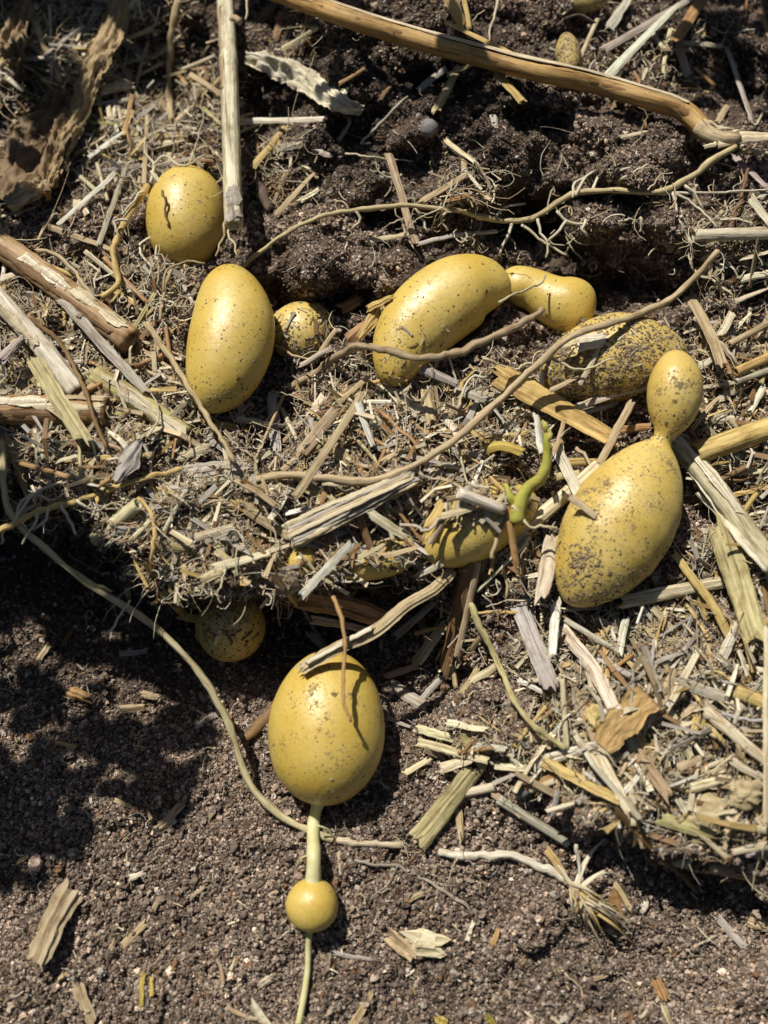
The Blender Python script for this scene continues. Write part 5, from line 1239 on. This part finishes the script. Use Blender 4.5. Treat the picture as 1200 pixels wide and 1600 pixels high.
lump('straw_lump', 1109, 1268, 32, 20, 12, 18, 'leaf_dry', 'crumbly cream lump of pith on the lower mulch', 'pith lump', 5, (.46, .38, .22), .3)
lump('straw_lump', 1166, 1240, 24, 20, 11, 20, 'leaf_dry', 'smaller cream lump of pith above the crumbly one', 'pith lump', 6, (.44, .36, .21), .3)
lump('straw_lump', 930, 1120, 13, 17, 9, 20, 'leaf_dry', 'small yellow fuzzy crumb beside the orange-brown leaf blade', 'pith lump', 7, (.55, .43, .18), .3)
lump('pebble', 815, 1235, 13, 10, 9, 18, 'pebble', 'pale pebble at the edge of the lower mulch', 'pebble', 9, amp=.06)

# frayed tuft on the lower soil
tf = empty('straw_tuft', at(905, 1395, gz(905, 1395)))
tag(tf, 'pale frayed straw tuft splayed on the bare soil', 'straw tuft')
def free(parent, name, pts, zs, w, color, kind='gutter', seed=0, taper=.4, mat='straw'):
    n = 12
    P = at(*catmull(np.array([(a_, b_, z) for (a_, b_), z in zip(pts, zs)], float), n).T)
    V, F, UV = sweep(P - np.array(parent.location), np.linspace(w, w * taper, n) * S / 2, None, kind, 8, 'jag' if kind == 'gutter' else 'round', .06, .05, .2, .5, seed)
    return link(name, mesh_from(name, V, F, UV), M[mat], parent, np.array(COLORS[color]) * random.uniform(.85, 1.08))
g0 = gz(905, 1395)
r_ = random.Random(5)
for i in range(64):
    t = i / 63
    ang = math.radians(34 + 70 * t ** 1.5 + r_.uniform(-14, 14)); L = r_.uniform(35, 105) if t < .5 else r_.uniform(22, 55)
    q0 = r_.uniform(0, 34); x0, y0 = 896 + q0 * .62 + r_.uniform(-9, 9), 1382 + q0 + r_.uniform(-6, 6)
    x1, y1 = x0 + math.cos(ang) * L, y0 + math.sin(ang) * L
    free(tf, 'strand', [(x0, y0), ((x0 + x1) / 2 + r_.uniform(-8, 8), (y0 + y1) / 2 + r_.uniform(-7, 7)), (x1, y1)], [g0 + 26, g0 + 30 + r_.uniform(-14, 14), gz(x1, y1) + r_.uniform(2, 16)], r_.uniform(2.6, 5.5), r_.choice(['pale', 'cream', 'pale', 'gold', 'tan']), seed=i, taper=.45)
for i, q in enumerate([[(900, 1392), (885, 1372), (872, 1352)], [(905, 1390), (925, 1372), (945, 1360)], [(898, 1395), (905, 1370), (925, 1330), (945, 1310)]]):
    free(tf, 'strand', q, [g0 + 26] * len(q), 9, 'cream', seed=50 + i)

# ------------------------------------------------------------------ a scatter of single straw pieces to thicken the mulch
hand = sum(1 for o in ALL if o.name.split('.')[0] in ('straw_strip', 'straw_chip', 'hollow_straw'))
r_ = random.Random(11)
counts = {k: sum(1 for o in ALL if o.name.split('.')[0] == NAME[k]) for k in (ST, CH, T_)}
made = 0; tries = 0
while made < 400 and tries < 24000:
    tries += 1
    u, v = r_.uniform(-10, 1210), r_.uniform(-10, 1420)
    if r_.random() > float(look(LIT, u, v)) ** 1.5: continue
    kind = r_.choice([ST, ST, CH, CH, ST, T_, T_])
    if counts[kind] > 285: continue
    L = r_.uniform(22, 75); w = r_.uniform(4.5, 10) if kind == ST else (r_.uniform(5, 12) if kind == CH else r_.uniform(6, 11)); L = L * 1.5 if kind == T_ else L
    an = r_.uniform(0, PI)
    p0, p1 = (u - math.cos(an) * L / 2, v - math.sin(an) * L / 2), (u + math.cos(an) * L / 2, v + math.sin(an) * L / 2)
    if kept(np.array([p0[0], u, p1[0]]), np.array([p0[1], v, p1[1]]), 6).any(): continue
    stalk(kind, r_.choice(['pale', 'tan', 'pale', 'tan', 'grey', 'brown', 'gold', 'cream', 'reddish', 'olive']), w, [p0, p1], r_.uniform(3, 22))
    counts[kind] += 1; made += 1

# ------------------------------------------------------------------ leafy potato plants standing outside the frame; they cast the dappled shade
def plant(x, y, z0, leaves, label, seed):
    r = random.Random(seed)
    root = empty('potato_plant', (x, y, z0)); tag(root, label, 'plant', 'leafy plants shading the bed')
    V, F, UV = sweep(catmull(np.array([(0, 0, -.02), (.01, .005, .08), (.005, .012, .2)]), 14), np.linspace(.006, .003, 14), k=9, rough=.05, seed=seed)
    link('stem', mesh_from('stem', V, F, UV), M['green_leaf'], root)
    # one leaf blade with a fold along its midrib, shared by every leaf
    n, m = 9, 5; VV = []; FF = []
    for i in range(n):
        t = i / (n - 1); w = .42 * math.sin(PI * min(1, t * .96 + .03)) ** .8
        for j in range(m):
            s = -1 + 2 * j / (m - 1)
            VV.append((t, s * w, abs(s) * .12 * w - .25 * t * t))
    k = len(VV); VV += [(a_, b_, c_ - .012) for a_, b_, c_ in VV]
    for i in range(n - 1):
        for j in range(m - 1):
            a_ = i * m + j; FF += [(a_, a_ + m, a_ + m + 1, a_ + 1), (k + a_, k + a_ + 1, k + a_ + m + 1, k + a_ + m)]
    rim = [i * m for i in range(n)] + [(n - 1) * m + j for j in range(1, m)] + [i * m + m - 1 for i in range(n - 2, -1, -1)] + [j for j in range(m - 2, 0, -1)]
    FF += [(a_, b_, k + b_, k + a_) for a_, b_ in zip(rim, rim[1:] + rim[:1])]
    me = mesh_from('leaf', VV, FF); me.materials.append(M['green_leaf'])
    for (dx, dy, dz, sc) in leaves:
        o = link('leaf', me, None, root); o.location = (dx, dy, dz); o.scale = (sc, sc, sc)
        o.rotation_euler = (r.uniform(-.5, .5), r.uniform(-.35, .35), r.uniform(0, 6.28))
def shade_targets(targets, h, spread, n, seed):
    """Leaf places at height h (m) that stand up-sun of ground points (photo pixels)."""
    r = random.Random(seed); out = []
    for (px, py, k) in targets:
        g = at(px, py, gz(px, py))
        for _ in range(k):
            hh = h * r.uniform(.82, 1.18)
            s = hh / -LD.z
            out.append((g[0] - LD.x * s + r.gauss(0, spread), g[1] - LD.y * s + r.gauss(0, spread), g[2] + hh))
    return out
PX, PY = -.385, -.02
def hidden(x, y, z):
    # keep leaves out of the photographed view
    d = np.array([x, y, z]) - CAM
    f = np.array([0, st, -ct]); u_ = np.array([0, ct, st])
    k = d @ f
    px, py = 600 + d[0] / k * DIST / S, 800 - (d @ u_) / k * DIST / S
    return k < .02 or px < -150 or px > 1350 or py < -150 or py > 1750
def inside(poly, x, y):
    c = False
    for (a, b), (e, d) in zip(poly, poly[1:] + poly[:1]):
        if (b > y) != (d > y) and x < (e - a) * (y - b) / (d - b) + a: c = not c
    return c
def grid_targets(poly, holes, step, k):
    r = random.Random(21); out = []
    xs = [p_[0] for p_ in poly]; ys = [p_[1] for p_ in poly]
    y = min(ys)
    while y < max(ys):
        x = min(xs)
        while x < max(xs):
            a, b = x + r.uniform(-8, 8), y + r.uniform(-8, 8)
            if inside(poly, a, b) and all(math.hypot((a - h[0]) / h[2], (b - h[1]) / h[3]) > 1 for h in holes): out.append((a, b, k))
            x += step
        y += step
    return out
def grow(L, label, seed, lo, hi, dx=0, dy=0):
    cx = sum(p_[0] for p_ in L) / len(L) + dx; cy = sum(p_[1] for p_ in L) / len(L) + dy
    r = random.Random(seed)
    plant(cx, cy, 0.02, [(a_ - cx, b_ - cy, c_ - .02, r.uniform(lo, hi)) for a_, b_, c_ in L if hidden(a_, b_, c_)], label, seed)
def sky_block_leaves():  # leaf ring added out of view to block low sky and deepen shadows
    r = np.random.default_rng(9); n = 3000
    a = r.uniform(0, 2 * PI, n); d = r.uniform(.80, 1.25, n); z = r.uniform(0, .62, n)
    C = np.stack([np.cos(a) * d, np.sin(a) * d, z], 1)
    L = r.uniform(.07, .13, n)
    e1 = r.normal(0, 1, (n, 3)); e1 /= np.linalg.norm(e1, axis=1)[:, None]
    e2 = np.cross(e1, r.normal(0, 1, (n, 3))); e2 /= np.linalg.norm(e2, axis=1)[:, None]
    e3 = np.cross(e1, e2)
    shp = [(-.5, 0, 0), (-.2, .3, .04), (.2, .28, .02), (.5, 0, -.08), (.2, -.28, .02), (-.2, -.3, .04), (0, 0, -.03)]
    V = np.stack([C + (e1 * x + e2 * y + e3 * q) * L[:, None] for x, y, q in shp] + [C + (e1 * x + e2 * y + e3 * (q - .015)) * L[:, None] for x, y, q in shp], 1)
    f = []
    for i in range(6):
        j = (i + 1) % 6; f += [(6, i, j, j), (13, 7 + j, 7 + i, 7 + i), (i, 7 + i, 7 + j, j)]
    F = [tuple(dict.fromkeys(x + o * 14 for x in q)) for o in range(n) for q in f]
    ob = link('sky_block_leaves', mesh_from('sky_block_leaves', V.reshape(-1, 3), F), M['green_leaf']); ob['kind'] = 'stuff'
    ob['label'] = 'unseen green leaf ring added around the bed to block sky light'
sky_block_leaves()
PIT = [(-120, 960), (110, 960), (240, 1010), (320, 1060), (325, 1150), (310, 1185), (200, 1265), (110, 1320), (-20, 1385), (-120, 1400)]
LITSPOTS = [(35, 1015, 62, 38), (115, 1070, 50, 36), (210, 1100, 56, 28), (50, 1165, 80, 30), (140, 1272, 44, 18), (165, 1235, 50, 18)]
grow(shade_targets(grid_targets(PIT, LITSPOTS, 22, 1), .40, .003, 1, 3), 'leafy green potato plant beside the shaded pit', 4, .018, .030, -.05)
CORNER = [(-60, -60), (330, -60), (340, 60), (300, 150), (250, 230), (160, 260), (110, 330), (-60, 380)]
grow(shade_targets(grid_targets(CORNER, [(70, 70, 50, 60), (150, 120, 40, 90), (60, 300, 60, 30), (160, 260, 90, 60), (260, 60, 40, 110), (40, 200, 60, 30), (250, 190, 60, 50)], 50, 1), .26, .008, 1, 5), 'leafy green potato plant beyond the withered leaf', 6, .026, .044, -.03, .03)
TOP = [(380, -60), (520, -60), (560, 60), (600, 170), (560, 250), (470, 240), (420, 120)]
TOP2 = [(650, 100), (760, 120), (850, 190), (840, 230), (720, 180), (640, 150)]
TOP3 = [(1040, -60), (1230, -60), (1230, 180), (1130, 180), (1060, 90)]
tg = grid_targets(TOP, [(480, 120, 130, 70), (470, 190, 80, 24)], 44, 1) + grid_targets(TOP2, [], 44, 1) + grid_targets(TOP3, [(1080, 20, 40, 40)], 44, 1)
grow(shade_targets(tg, .27, .008, 1, 7), 'leafy green potato plant beyond the long brown stalk', 8, .024, .04, 0, .04)

# ------------------------------------------------------------------ labels of the ordinary pieces
def describe():
    from collections import defaultdict
    def stemmed(o, kind, color, L, pts, level):
        mx, my = sum(p_[0] for p_ in pts) / len(pts), sum(p_[1] for p_ in pts) / len(pts)
        ds = sorted((math.hypot(mx - a_, my - b_), t, a_, b_) for t, a_, b_ in LAND)
        d, t, a_, b_ = ds[0]
        rel = 'beside' if abs(mx - a_) > abs(my - b_) else ('above' if my < b_ else 'below')
        p0, p1 = pts[0], pts[-1]
        sl = abs(p1[1] - p0[1]) / (abs(p1[0] - p0[0]) + 1e-6)
        lean = 'level' if sl < .45 else 'upright' if sl > 2.2 else 'slanting'
        size = 'short' if L < 45 else 'long' if L > 110 else ''
        c = {'dark': 'dark brown', 'bleached': 'bleached', 'reddish': 'reddish-brown'}.get(color, color)
        return ' '.join(x for x in (size, lean, c, WORD[kind], rel, t) if x)
    by = defaultdict(list)
    for rec in AUTO: by[stemmed(*rec, 0)].append(rec)
    for text, recs in by.items():
        if len(recs) == 1: recs[0][0]['label'] = text; continue
        recs.sort(key=lambda x: -x[3])
        for i, rec in enumerate(recs):
            if len(recs) == 2: w = ('longer', 'shorter')[i]
            else: w = ('biggest', 'second biggest', 'third biggest', 'fourth biggest', 'fifth biggest', 'sixth biggest', 'seventh biggest')[min(i, 6)] + ''
            rec[0]['label'] = w + ' ' + text.replace('the small head of the two-lobed potato', 'the two-lobed head')
    for rec in AUTO: rec[0]['group'] = {'strip': 'straw pieces strewn over the bed', 'tube': 'straw pieces strewn over the bed', 'chip': 'straw pieces strewn over the bed', 'twig': 'twigs in the mulch', 'fibre': 'loose fibres in the mulch', 'root': 'dry roots in the mulch'}[rec[1]]
describe()
